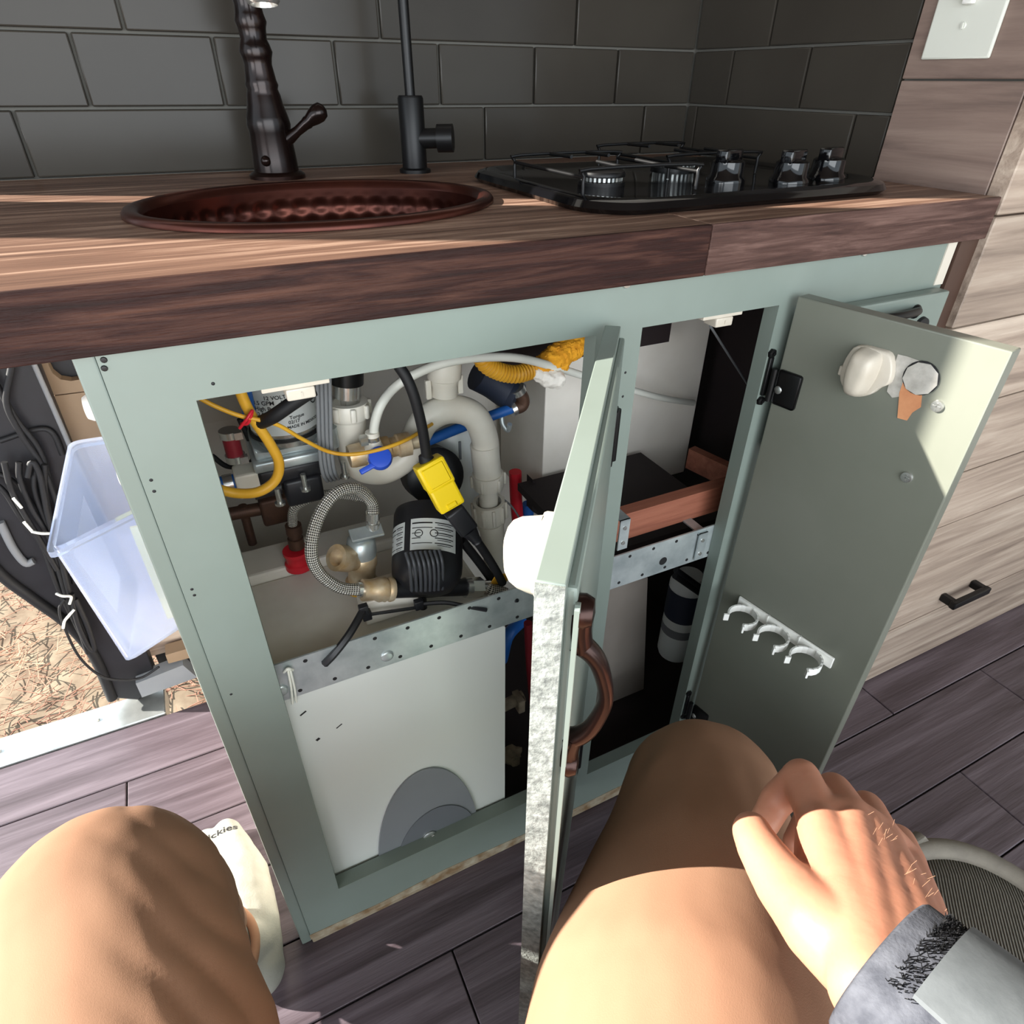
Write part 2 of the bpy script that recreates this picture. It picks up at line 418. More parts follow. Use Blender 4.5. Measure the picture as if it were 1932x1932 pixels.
# black trim of the door pillar at the left (rounded lower corner of the door opening)
pl = thing('trim_2', 'black plastic door pillar trim beside the open side door', 'pillar trim', (-.22,.57,0), kind='structure')
Yp = .57
b = B()
b.prism([(-0.1907,0.57,0.7701), (-0.149,0.57,0.6849), (-0.1524,0.57,0.5382), (-0.1612,0.57,0.361), (-0.1675,0.57,0.1694), (-0.1727,0.57,0.0293), (-0.2156,0.57,0.0023), (-0.2532,0.57,0.0283), (-0.2478,0.57,0.1405), (-0.2612,0.57,0.2247), (-0.2888,0.57,0.2959), (-0.3104,0.57,0.3554), (-0.3214,0.57,0.4333)], (0,.03,0), .004)
obj('panel', b, M['black'], pl)
b = B(); b.tube([(-0.2526,0.568,0.0302), (-0.2472,0.568,0.1422), (-0.2606,0.568,0.2262), (-0.2881,0.568,0.2973), (-0.3097,0.568,0.3566), (-0.3207,0.568,0.4344)], .009, 10)
obj('door_seal', b, M['blackrub'], pl)
b = B(); b.tube([(-0.2761,0.566,0.4464), (-0.2774,0.566,0.3966), (-0.2721,0.566,0.3663), (-0.2605,0.566,0.3666)], .006, 8); obj('ridge', b, M['greyw'], pl)
b = B(); b.tube([(-0.229,0.566,0.5734), (-0.1811,0.566,0.5816), (-0.1648,0.566,0.5712), (-0.1646,0.566,0.5358)], .004, 8); obj('ridge', b, M['blackrub'], pl)
b = B(); b.tube([(-0.1515,0.564,0.6797), (-0.1511,0.564,0.5408), (-0.1539,0.564,0.3844)], .0035, 8); obj('edge_seal', b, M['greyw'], pl)
# tan panels behind the end of the cabinet
tp = shell('wall_left', (-.07,.6,.5))
Yt = .60
b = B()
b.prism([(-0.1555,0.6,0.682), (-0.1397,0.6,0.6796), (-0.1427,0.6,0.6596), (-0.142,0.6,0.6482), (-0.1357,0.6,0.6373), (-0.1237,0.6,0.6328), (-0.1037,0.6,0.6334), (-0.1,0.6,0.6806), (-0.08,0.6,0.68), (-0.0825,0.6,0.6414), (-0.0813,0.6,0.6134), (-0.1544,0.6,0.6158)], (0,.018,0))
obj('panel', b, M['tan'], tp)
b = B(); b.prism([(-0.1543,0.6,0.6141), (-0.0845,0.6,0.6123), (-0.0547,0.6,0.3638), (-0.1655,0.6,0.3753)], (0,.018,0)); obj('panel', b, M['tan'], tp)
b = B(); b.prism([(-0.1664,0.6,0.3723), (-0.0542,0.6,0.3591), (-0.0433,0.6,0.0746), (-0.1776,0.6,0.0762)], (0,.018,0)); obj('panel', b, M['plank'], tp)
b = B(); b.box((-.17,.62,.0), (.0,.64,.86)); obj('backing', b, M['black'], tp)
b = B(); b.prism([(-0.2029,0.55,0.0654), (-0.1192,0.55,0.0755), (-0.1043,0.55,0.034), (-0.2032,0.55,0.0268)], (0,.03,0)); obj('plate', b, M['greypl'], tp)
b = B(); b.prism([(-0.1416,0.56,0.1037), (-0.0407,0.56,0.1026), (-0.037,0.56,0.0762), (-0.1423,0.56,0.081)], (0,.03,0)); obj('batten', b, M['tan'], tp)

# ---------------------------------------------------------------- bench face on the right
bench = thing('storage_bench', 'tall storage bench front of weathered grey brown horizontal planks at the right', 'bench', (1.5,-.0136,0))
for z0, z1 in ((.0,.14),(.14,.272),(.272,.382),(.382,.493),(.493,.62),(.62,.749),(.749,.88),(.88,1.01),(1.01,1.14)):
    b = B(); b.box((.9168,-.0136+random.uniform(-.001,.001),z0+.0012), (2.25,.008,z1-.0012), .0015, 1); obj('plank', b, M['plank'], bench, (1.4,0,(z0+z1)/2))
b = B(); b.box((.955,.0085,0), (2.25,.45,1.14)); obj('carcass', b, M['darkin'], bench)
hd = B()
p0, p1 = V((1.238,-.016,.179)), V((1.33,-.016,.179))
for p in (p0, p1): hd.box((p.x-.007,-.040,p.z-.008), (p.x+.007,-.0136,p.z+.008), .002, 1)
hd.box((p0.x-.010,-.046,p0.z-.008), (p1.x+.010,-.034,p0.z+.008), .003, 2)
obj('handle', hd, M['iron'], bench)
b = B(); b.box((.884,-.004,.735), (.918,.012,.856)); b.box((.884,-.004,.0), (.918,.012,.733)); obj('filler_strip', b, M['brown'], bench)
# switch plate on the plank wall
sw = thing('switch_plate', 'ivory light switch plate on the brown plank wall above the counter end', 'switch plate', (.916,.1,1.03))
b = B(); b.box((.9115,.058,1.029), (.9165,.139,1.146), .002, 2); obj('plate', b, M['gplate'], sw)
b = B(); b.box((.903,.092,1.078), (.9115,.104,1.098), .002, 2); obj('toggle', b, M['white'], sw)
for z in (1.0595,1.1165):
    b = B(); b.lathe([(.0035,0),(.003,.0015),(0,.0017)], (.9115,.0985,z), (.90,.0985,z), 12); b.box((.9093,.0977,z-.003), (.9100,.0993,z+.003)); obj('screw', b, M['gplate'], sw)
# ---------------------------------------------------------------- counter top with the sink hole
CT = thing('countertop', 'thick dark walnut wood countertop with a lighter worn front edge', 'countertop', (.18,-.006,.9))
SC = V((.205,.232,.9)); SRX, SRY = .1785, .139
def board(x0, x1, hole):
    y0, y1, z0, z1 = -.006, .5605, .8565, .9
    b = B()
    if not hole: b.box((x0,y0,z0), (x1,y1,z1), .0018, 2)
    else:
        ang = [2*math.pi*k/72 for k in range(72)]
        for X in (x0, x1):
            for Y in (y0, y1): ang.append(math.atan2(Y-SC.y, X-SC.x) % (2*math.pi))
        ang.sort(); bm = b.bm
        rings = []
        for t in ang:
            c, s = math.cos(t), math.sin(t)
            k = min(((x1-SC.x)/c if c > 1e-9 else (x0-SC.x)/c if c < -1e-9 else 9), ((y1-SC.y)/s if s > 1e-9 else (y0-SC.y)/s if s < -1e-9 else 9))
            e = 1/math.hypot(c/(SRX-.012), s/(SRY-.012))
            rings.append([bm.verts.new((SC.x+c*r, SC.y+s*r, z)) for r, z in ((e,z0),(e,z1),(k,z1),(k,z0))])
        for a, d in zip(rings, rings[1:]+rings[:1]):
            for j in range(4): bm.faces.new((a[j], a[(j+1)%4], d[(j+1)%4], d[j]))
    obj('board', b, M['ctop'], CT)
    b = B(); b.box((x0,-.011,z0-.0005), (x1,-.0062,z1+.0003), .0012, 2); obj('front_edge', b, M['cfront' if hole else 'cfront2'], CT)
SX = .497
board(-.57, SX, True); board(SX+.0008, .916, False)
# ---------------------------------------------------------------- hammered copper sink
SK = thing('sink', 'oval hammered copper drop-in sink set in the wooden counter', 'sink', SC)
b = B(); n = 72
rim = [(1.0,.9005),(1.0,.9035),(.985,.9065),(.955,.9075),(.925,.9055),(.912,.899)]
b.grid([[(SC.x+SRX*k*math.cos(2*math.pi*i/n), SC.y+(SRY-SRX*(1-k))*math.sin(2*math.pi*i/n), z) for i in range(n+1)] for k, z in rim])
bmesh.ops.remove_doubles(b.bm, verts=b.bm.verts, dist=1e-5)
obj('rim', b, M['copper'], SK, sharp=60)
b = B(); n = 260; rws = []
for j in range(74):
    t = j/73
    if t < .7: k = .912-.10*(t/.7)**2; z = .899-.125*(t/.7)
    else:
        q = (t-.7)/.3; k = .812*(1-q)+.02*q; z = .774-.022*(1-(1-q)**2)
    row = []
    for i in range(n+1):
        a = 2*math.pi*i/n; px = (SC.x+SRX*k*math.cos(a)); py = SC.y+(SRY-SRX*(1-k))*math.sin(a) if k > .3 else SC.y+SRY*k*math.sin(a)
        d = 0
        if .03 < t < .72:
            per = 46; vv = t*10.0; r0 = round(vv); ph = .5*(r0 % 2)
            uu = a/(2*math.pi)*per+ph; du = (uu-round(uu)); dv = vv-r0
            d = .0024*max(0, 1-(du*du+dv*dv)*5.2)
        row.append((px+math.cos(a)*d, py+math.sin(a)*d, z))
    rws.append(row)
b.grid(rws); bmesh.ops.remove_doubles(b.bm, verts=b.bm.verts, dist=1e-6)
obj('bowl', b, M['copper'], SK, sharp=80)
# ---------------------------------------------------------------- bronze kitchen faucet
fx, fy = .2015, .468
FA = thing('kitchen_faucet', 'oil rubbed bronze faucet with beaded column and side lever behind the copper sink', 'faucet', (fx,fy,.9))
b = B(); b.lathe([(0,0),(.034,0),(.034,.004),(.029,.008),(0,.008)], (fx,fy,.9), (fx,fy,1), 32); obj('base_plate', b, M['bronze_h'], FA)
b = B(); b.lathe([(0,.007),(.027,.007),(.0265,.02),(.0245,.05),(.026,.058),(.0245,.066),(.021,.078),(.0195,.088),(.0175,.094),(.019,.098),(.0175,.103),(.0155,.118),(.0165,.124),(.0185,.130),(.0165,.137),(.0145,.142),(.0155,.152),(.0175,.158),(.0155,.165),(.0145,.172),(.016,.182),(.018,.190),(.0155,.197),(.0145,.21),(.0165,.217),(.0175,.224),(.014,.232),(.0125,.26),(.0125,.33),(0,.33)], (fx,fy,.9), (fx,fy,1), 28)
obj('column', b, M['bronze'], FA)
b = B(); b.sph((fx-.014,fy-.022,.921), .0062, sub=2); obj('cap_screw', b, M['bronze'], FA)
l0, l1 = V((0.2169,0.455,0.941)), V((0.2647,0.435,0.976))
b = B(); d = (l1-l0); b.lathe([(0,-.1),(.006,-.1),(.007,.1),(.0055,.3),(.0062,.5),(.0072,.56),(.0068,.6),(.0092,.72),(.0105,.84),(.0088,.95),(.004,1),(0,1.01)], l0, l1, 18, unit=True); obj('lever', b, M['bronze'], FA)
b = B(); b.tube([(fx,fy,1.22),(fx+.0,fy-.02,1.29),(fx+.0,fy-.075,1.315),(fx+.005,fy-.13,1.28),(fx+.008,fy-.148,1.17)], .012, 16, 8); obj('spout', b, M['bronze'], FA)
sp = V((0.1982,0.34,1.0670))
b = B(); b.lathe([(0,.05),(.013,.05),(.015,.03),(.016,.0),(.0135,-.003),(.012,.004),(0,.004)], sp, sp+V((0,.02,.2)), 24); obj('aerator', b, M['steel'], FA)
b = B(); b.tube([(fx+.008,fy-.148,1.17), sp+V((0,.004,.06)), sp+V((0,.002,.03))], .0115, 14); obj('spout_end', b, M['bronze'], FA)
# ---------------------------------------------------------------- slim black filtered water faucet
gx, gy = .3815, .458
WF = thing('filter_faucet', 'slim matte black filtered water faucet between sink and cooktop', 'faucet', (gx,gy,.9))
b = B(); b.lathe([(0,0),(.021,0),(.021,.004),(.0165,.006),(.0165,.085),(.0150,.088),(0,.088)], (gx,gy,.9), (gx,gy,1), 28); obj('body', b, M['iron'], WF)
b = B(); b.cyl((gx,gy,.985), (gx-.003,gy,1.34), .0065, n=16); obj('spout', b, M['iron'], WF)
b = B(); b.cyl((gx+.008,gy-.006,.94), (gx+.036,gy-.022,.941), .0118, n=24); b.cyl((gx+.028,gy-.018,.9405), (gx+.046,gy-.028,.941), .0165, n=28); obj('knob', b, M['iron'], WF)
# ---------------------------------------------------------------- black gas cooktop
ck = thing('cooktop', 'glossy black two burner gas cooktop with wire grates on the counter', 'cooktop', (.67,.26,.9))
def rrect(x0, x1, y0, y1, r, z, n=8, bow=0):
    P = []
    for cx_, cy_, a0 in ((x1-r,y1-r,0),(x0+r,y1-r,90),(x0+r,y0+r,180),(x1-r,y0+r,270)):
        for k in range(n+1):
            a = math.radians(a0+90*k/n); P.append(V((cx_+r*math.cos(a), cy_+r*math.sin(a), z)))
    if bow:
        for p in P:
            if p.y < (y0+y1)/2: p.y -= bow*(1-((p.x-(x0+x1)/2)/((x1-x0)/2))**2)
    return P
b = B()
Lz = [(.0,.9005),(.004,.905),(.001,.911),(-.004,.9135),(-.010,.9135),(-.018,.910)]
lo = [rrect(.42-d,.835+d,.062-d,.37+d,.05,z,8,.018) for d, z in Lz]
rw = [[b.bm.verts.new(p) for p in r] for r in lo]
for a, c in zip(rw, rw[1:]):
    for k in range(len(a)): k2 = (k+1) % len(a); b.bm.faces.new((a[k], a[k2], c[k2], c[k]))
b.bm.faces.new(rw[-1]); b.bm.faces.new(rw[0][::-1])
obj('hob_plate', b, M['blackgloss'], ck, sharp=25)
def burner(x, y, r):
    b = B(); b.lathe([(0,0),(r,0),(r,.004),(r*.8,.005),(r*.8,.009),(0,.009)], (x,y,.9095), (x,y,1), 32); bu = obj('burner', b, M['iron'], ck)
    b = B()
    for k in range(28):
        a = 2*math.pi*k/28; b.obox((x+r*.82*math.cos(a),y+r*.82*math.sin(a),.9165), (math.cos(a),math.sin(a),0), (-math.sin(a),math.cos(a),0), (0,0,1), (.0015,.0013,.0022))
    tag(obj('burner_teeth', b, M['alu'], bu), kind='stuff')
    b = B(); b.lathe([(0,.009),(r*.98,.009),(r,.011),(r*.93,.014),(0,.016)], (x,y,.9095), (x,y,1), 32); obj('burner_cap', b, M['iron'], bu)
burner(.505,.185,.026); burner(.672,.27,.03)
def grate(x, y, w, d, h):
    b = B(); z = .9105+h; q_ = .0019
    for s in (-1, 1):
        b.tube([(x-w,y+s*d,.9105),(x-w,y+s*d,z-.006),(x-w+.006,y+s*d,z),(x+w-.006,y+s*d,z),(x+w,y+s*d,z-.006),(x+w,y+s*d,.9105)], q_, 8, 3)
        b.tube([(x+s*w,y-d,z-.007),(x+s*w,y+d,z-.007)], q_, 8)
        for q in (-.35,.35): b.tube([(x+w*q,y+s*d,z),(x+w*q,y+s*d*.35,z+.001)], q_, 8)
    obj('grate', b, M['iron'], ck)
grate(.505,.185,.07,.075,.024); grate(.672,.27,.068,.075,.024)
for x, y in ((.652,.150),(.718,.118),(.785,.125)):
    b = B(); b.lathe([(0,0),(.022,0),(.022,.004),(.019,.007),(.018,.021),(.015,.023),(0,.023)], (x,y,.9095), (x,y,1), 24)
    b.obox((x,y,.936), (1,.3,0), (-.3,1,0), (0,0,1), (.0178,.0072,.007), .002, 2); obj('knob', b, M['blackgloss'], ck)
# ---------------------------------------------------------------- the base cabinet
CB = thing('base_cabinet', 'sage green painted base cabinet with two open doors and a small drawer', 'cabinet', (.44,0,0))
X0, X1 = 0.0, .882
L0, L1, R0, R1, Z0, Z1, ZT = .0511, .3904, .4418, .6165, .1038, .8121, .8562
b = B()
for a, c in (((X0,0,.012),(L0,.019,ZT)), ((L1,0,Z0),(R0,.019,Z1)), ((R1,0,.012),(X1,.019,ZT)), ((L0,.0,Z1),(R1,.019,ZT)), ((L0,.0,.012),(R1,.019,Z0))):
    b.box(a, c)
obj('face_frame', b, M['paint'], CB)
b = B(); b.box((X0-.0,-.0015,.0), (.62,.022,.0118), .002); b.prism([(X0-.001,-.0012,.0115),(R1,-.0012,.0115),(R1,-.0004,.019),(.5,-.0006,.024),(.33,-.0006,.018),(.2,-.0006,.026),(.1,-.0006,.019),(X0-.001,-.0006,.023)], (0,.0007,0)); obj('worn_bottom_edge', b, M['rawedge'], CB)
b = B(); b.box((-.014,.003,.0), (-.0005,.03,ZT), .0015); obj('corner_trim', b, M['paint'], CB)
b = B(); b.box((.0,.0195,.0), (.0105,.545,ZT)); obj('side_panel', b, M['beige'], CB)
b = B(); b.box((.011,.48,.0), (.88,.49,ZT)); obj('back_panel', b, M['beige'], CB)
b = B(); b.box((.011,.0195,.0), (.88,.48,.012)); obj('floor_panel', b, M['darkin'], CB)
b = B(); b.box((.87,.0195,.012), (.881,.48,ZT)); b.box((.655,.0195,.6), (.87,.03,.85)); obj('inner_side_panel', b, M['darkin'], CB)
# magnetic door catches under the top rail
for px, nm in (((0.1209,0.015,0.8021), 'catch'), ((0.5425,0.015,0.8024), 'catch')):
    p = V(px); b = B(); b.box((p.x-.025,.002,.8078), (p.x+.026,.02,.8118), .0008); b.box((p.x-.008,.001,.7985), (p.x+.014,.02,.8080), .0015); b.box((p.x+.003,.0002,.801), (p.x+.004,.0012,.805))
    obj('catch', b, M['ivory'], CB)
# tiny screws and nail marks
for p in ((0.4179,0,0.8561),(0.7248,0,0.8563)):
    b = B(); b.lathe([(.0055,0),(.0045,.002),(0,.0025)], p, (p[0],-1,p[2]), 14); obj('screw', b, M['steel'], CB)
for p in ((0.0042,0,0.85),(0.0028,0,0.8444)):
    b = B(); b.lathe([(.0022,0),(.0018,.001),(0,.0012)], p, (p[0],-1,p[2]), 10); obj('screw', b, M['iron'], CB)
for p in ((0.0063,0,0.7569),(0.0057,0,0.7473),(0.0072,-0,0.6499),(0.0075,0,0.6433),(0.0083,0,0.5177),(0.0649,0,0.8226),(0.428,0,0.7697),(0.4281,0,0.7446)):
    b = B(); b.lathe([(.0014,0),(.0010,.0004),(0,.0004)], p, (p[0],-1,p[2]), 8); obj('nail_hole', b, M['ink'], CB)
# drawer front with pull
dL, dR = (0.6459,-0.019,0.8264)[0], .874
b = B(); b.box((dL,-.019,.64), (dR,-.0005,.8035), .003, 2); DR = obj('drawer', b, M['paint'], CB)
b = B()
h0, h1 = V((0.7486,-0.045,0.7914)), V((0.8183,-0.02,0.7857))
zc = h1.z
b.tube([(h1.x-.095,-.0195,zc),(h1.x-.088,-.026,zc+.003),(h1.x-.045,-.032,zc+.004),(h1.x-.008,-.027,zc+.003),(h1.x,-.0195,zc)], .0048, 10, 8)
for x in (h1.x-.095, h1.x): b.sph((x,-.0205,zc), .0085, (1,.5,1), 2)
obj('handle', b, M['iron'], DR)
b = B(); p = V((0.8382,-0.019,0.7659)); b.lathe([(0,0),(.0115,0),(.0105,.004),(0,.0045)], p, p+V((0,-1,0)), 24); obj('bumper', b, M['ink'], DR)
b = B(); b.box((.866,-.0015,.806), (.8815,.0195,ZT-.0005)); obj('end_strip', b, pm('bare_filler', (206,198,184), .6), CB)
# ---------------------------------------------------------------- left door, swung out towards the camera
LH, LU, LN = V((.4070,-.0185,0)), V((-.615,-.788,0)).normalized(), V((.788,-.615,0)).normalized()
ZA, ZB = .092, .8235
EDGE = pm('rough_painted_edge', (150,154,148), .7, col2=(96,100,96), ns=170, bump=1.0, bs=260)
def door_box(b, H, U, N, s0, s1, t0, t1, z0, z1, bev=0):
    """s along the door from the hinge, t through its thickness (outer face at 0, negative inside)"""
    c = H+U*((s0+s1)/2)+N*((t0+t1)/2); c = V((c.x,c.y,(z0+z1)/2))
    return b.obox(c, U, N, (0,0,1), (abs(s1-s0)/2, abs(t1-t0)/2, abs(z1-z0)/2), bev)
b = B(); door_box(b, LH, LU, LN, 0, .362, -.017, -.003, ZA, ZB, .0008); door_box(b, LH, LU, LN, .006, .354, -.004, .002, ZA+.008, ZB-.008, .002)
LD = obj('door', b, M['paint'], CB)
b = B(); door_box(b, LH, LU, LN, .3615, .3632, -.0168, -.0032, ZA+.215, ZB-.001); obj('rough_edge', b, EDGE, LD)
b = B(); door_box(b, LH, LU, LN, .357, .3625, .0018, .0034, ZA+.01, ZB-.012, .002); obj('edge_moulding', b, M['paint'], LD)
# bronze pull on the outer face: flared feet and a deep bow
def LP(s, t, z): q = LH+LU*s+LN*t; return V((q.x,q.y,z))
b = B()
hz1, hz0, hs = .799, .683, .350
b.tube([LP(hs,.003,hz1-.020),LP(hs,.011,hz1-.027),LP(hs,.0165,hz1-.038),LP(hs,.0205,(hz1+hz0)/2),LP(hs,.0165,hz0+.038),LP(hs,.011,hz0+.027),LP(hs,.003,hz0+.020)], .0048, 12, 8, r_fn=lambda k, u: 1.25-.4*math.sin(math.pi*k))
for z, sg in ((hz1,-1),(hz0,1)):
    b.lathe([(.0082,0),(.0086,.004),(.0066,.008),(0,.009)], LP(hs,.0015,z), LP(hs,1,z), 24)
    b.tube([LP(hs,.004,z),LP(hs,.004,z+sg*.012),LP(hs,.006,z+sg*.024)], .0058, 12, 5)
obj('handle', b, M['bronze_h'], LD)
for z in (.715,.2):
    b = B(); door_box(b, LH, LU, LN, -.004, .012, -.004, .003, z-.03, z+.03, .001); b.cyl(LP(.0,.002,z-.028), LP(.0,.002,z+.028), .004, n=12); obj('hinge', b, M['iron'], LD)
# white magnetic child latch on the inner face
OUTL = [(-.015,.0206),(.004,.0225),(.016,.0215),(.0228,.011),(.025,-.004),(.0174,-.0122),(.0113,-.0209),(-.0018,-.0279),(-.012,-.0253),(-.0211,-.017),(-.0235,-.004),(-.0215,.010)]
NOSE = [(-.0105,.0195),(.000,.0205),(.0105,.018),(.0125,.005),(.0105,-.010),(.0045,-.0235),(-.0080,-.0245),(-.0130,-.012),(-.0138,.006)]
def latch(door, P, N, U, m=1.0):
    """shield shaped magnetic lock: base plate, raised nose, slots; P on the face, N away from it, U sideways"""
    N, U, P = V(N), V(U), V(P); Z = V((0,0,1))
    def stack(b, out, prof):
        rings = [[b.bm.verts.new(P+U*((u*k+du)*m)+Z*(w*k+dw)+N*t) for u, w in out] for k, t, du, dw in prof]
        for a, c in zip(rings, rings[1:]):
            for q in range(len(a)): q2 = (q+1) % len(a); b.bm.faces.new((a[q], a[q2], c[q2], c[q]))
        b.bm.faces.new(rings[0][::-1]); b.bm.faces.new(rings[-1])
    def smooth_out(o):
        r = []
        for q in range(len(o)):
            a, c = o[q], o[(q+1) % len(o)]; z = o[q-1]; d = o[(q+2) % len(o)]
            for t in (0,.33,.66): r.append(tuple(.5*(2*a[e]+(c[e]-z[e])*t+(2*z[e]-5*a[e]+4*c[e]-d[e])*t*t+(3*a[e]-z[e]-3*c[e]+d[e])*t**3) for e in (0,1)))
        return r
    b = B(); b.round = True
    stack(b, smooth_out(OUTL), ((1,0,0,0),(1,.006,0,0),(.97,.0075,0,0),(.93,.008,0,0)))
    stack(b, smooth_out(NOSE), ((1.05,.0075,0,0),(1,.013,0,0),(.93,.019,0,.0005),(.80,.0235,0,.001),(.6,.026,0,.0015),(.3,.0268,0,.002)))
    b.obox(P+N*.003+U*(-.0235*m)-Z*.008, U, N, Z, (.003,.003,.005), .001, 1)
    o = obj('child_latch', b, M['ivory'], door, sharp=38)
    return o, P, N, U
latch(LD, LP(.300,-.017,.788), -LN, LU)
# ---------------------------------------------------------------- right door, swung fully open
RH, RU, RN = V((.6266,-.012,0)), V((.170,-.9855,0)).normalized(), V((-.9855,-.170,0)).normalized()
def RP(s, t, z): q = RH+RU*s+RN*t; return V((q.x,q.y,z))
b = B(); door_box(b, RH, RU, RN, .0, .199, -.018, 0, ZA, ZB, .0015); RD = obj('door', b, M['paint_in'], CB)
for z, sz in (((0.6291,-0.0267,0.7257)[2], .0), ((0.6288,-0.025,0.1686)[2], .0)):
    b = B(); door_box(b, RH, RU, RN, .0015, .030, 0, .0028, z-.020, z+.020, .003)
    b.cyl(RP(-.003,.003,z-.019), RP(-.003,.003,z+.019), .0034, n=12)
    b.box((.6185,-.0042,z-.015), (.6245,-.0005,z+.03), .001)
    for dz in (-.022,.034): b.lathe([(.0055,0),(.005,.003),(.002,.0035),(.002,.005),(0,.005)], (.6215,-.0005,z+dz), (.6215,-1,z+dz), 6)
    obj('hinge', b, M['iron'], RD)
    b = B(); b.lathe([(.0045,.0),(.004,.0006),(0,.0007)], RP(.006,.0029,z-.003), RP(.006,1,z-.003), 16); obj('hinge_rivet', b, M['alu'], RD)
latch(RD, (0.6424,-0.1033,0.7741), RN, RU)
b = B(); b.prism([V(q)+RN*.0002 for q in ((0.6459,-0.124,0.7959),(0.6473,-0.1321,0.7964),(0.6492,-0.1433,0.7958),(0.6492,-0.143,0.7793),(0.6484,-0.1384,0.7586),(0.6474,-0.1325,0.7553),(0.6463,-0.126,0.7595),(0.646,-0.1246,0.7768))], RN*.0007); obj('tape_patch', b, M['tape'], RD)
b = B(); p = V((0.6504,-0.1501,0.7807)); b.lathe([(.0155,.0012),(.0152,.0022),(0,.0024)], p, p+RN, 9); obj('plug_sticker', b, M['tape'], RD)
b = B(); b.lathe([(.0160,.0010),(.0158,.0014),(0,.0015)], p+V((0,0,.0005)), p+V((0,0,.0005))+RN, 24); obj('hole_edge', b, M['ink'], RD)
b = B(); b.prism([V(q)+RN*.0006 for q in ((0.6481,-0.1366,0.7808),(0.6511,-0.1541,0.7749),(0.652,-0.1591,0.7556),(0.6511,-0.154,0.7481),(0.6508,-0.1522,0.7392),(0.6493,-0.1434,0.7384),(0.6482,-0.1371,0.7624))], RN*.0005); obj('peeled_patch', b, M['peel'], RD)
for p in ((0.6541,-0.1716,0.7614), (0.654,-0.1706,0.6853)):
    p = V(p); b = B(); b.lathe([(.0058,0),(.0052,.0022),(.002,.0028),(0,.0022)], p, p+RN, 18); b.obox(p+RN*.0026, RU, RN, (0,0,1), (.0034,.0003,.0007)); b.obox(p+RN*.0026, RU, RN, (0,0,1), (.0007,.0003,.0034)); obj('screw', b, M['steel'], RD)
# white clip rack screwed to the inside of the right door
e0, e1 = V((0.6312,-0.0388,0.4253)), V((0.6546,-0.1743,0.4265))
zr = (e0.z+e1.z)/2
s0 = (e0-RH).dot(RU); s1 = (e1-RH).dot(RU)
RK = thing('clip_rack', 'white plastic rack of three open clips on the inside of the right door', 'clip rack', RP((s0+s1)/2,.002,zr))
b = B(); door_box(b, RH, RU, RN, s0, s1, .0004, .0036, zr-.0085, zr+.0085, .001)
for k in (1,2): door_box(b, RH, RU, RN, s0+(s1-s0)*k/3-.0008, s0+(s1-s0)*k/3+.0008, .0004, .0048, zr-.0085, zr+.0085)
obj('back_strip', b, M['white'], RK)
for k in range(3):
    sc_ = s0+(s1-s0)*(k+.5)/3; b = B(); rr = (s1-s0)/3*.40
    for sg in (-1,1):
        pts = []
        for q in range(8):
            a = math.radians(90-sg*(8+q*19)); pts.append(RP(sc_+rr*math.cos(a), .004+rr*1.05-rr*1.05*math.sin(a), zr-.001))
        last = pts[-1]; pts.append(last+RU*(sg*.0035)+RN*.004)
        for p0, p1 in zip(pts, pts[1:]):
            d = (p1-p0); b.obox((p0+p1)/2, d, (0,0,1), d.cross(V((0,0,1))), (d.length*.58, .0052, .0011))
    obj('clip', b, M['white'], RK)
# ---------------------------------------------------------------- inside, left: water heater
HT = thing('water_heater', 'white box water heater with a grey half oval badge filling the lower left cabinet', 'water heater', (.17,.02,.02))
hx0, hx1, hz0, hz1, hy = .012, .3095, .035, .4745, .0225
b = B(); pr_ = rrect(hx0,hx1,hz0,hz1,.016,0,6)
pr_ = [V((p.x, hy, p.y)) for p in pr_]
b.prism(pr_, (0,.018,0), .003); obj('front_cover', b, M['enamel'], HT)
b = B(); b.box((hx0,hy+.0185,hz0), (hx1,.215,hz1), .006, 2); b.box((hx0,.216,hz0), (hx1,.275,hz1+.012), .004, 2); obj('casing', b, M['casing'], HT)
cxh, wz, hw, hh = .1865, .055, .0765, .198
b = B(); el = [V((cxh+hw*math.cos(math.pi*k/40), hy-.0002, wz+hh*math.sin(math.pi*k/40))) for k in range(41)]
b.prism(el, (0,-.003,0), .0012); bd = obj('badge', b, M['greypl'], HT)
b = B(); el = [V((cxh+.012+hw*.80*math.cos(math.pi*k/30), hy-.0033, wz+.001+hh*.52*math.sin(math.pi*k/30))) for k in range(31)]
b.prism(el, (0,-.0016,0), .0008); obj('badge_scoop', b, pm('dark_grey_plastic', (108,112,118), .36), bd)
b = B(); p = V((0.1862,0.0178,0.1007)); b.lathe([(.0100,-.002),(.0100,.002),(.0085,.003),(0,.0034)], p, p+V((0,-1,0.0)), 28); b.obox(p+V((0,-.004,0)), (1,0,.5), (0,1,0), (-.5,0,1), (.0075,.0015,.0018), .0008); obj('dial', b, M['alu'], bd)
for px, (w_, h_) in (((0.0655,0.0222,0.433),(.004,.0009)), ((0.0734,0.0222,0.3832),(.0022,.0016)), ((0.0989,0.0222,0.3922),(.004,.0006))):
    b = B(); b.obox(V(px), (1,0,.6), (0,1,0), (-.6,0,1), (w_,.0002,h_)); obj('scuff_mark', b, M['ink'], HT)
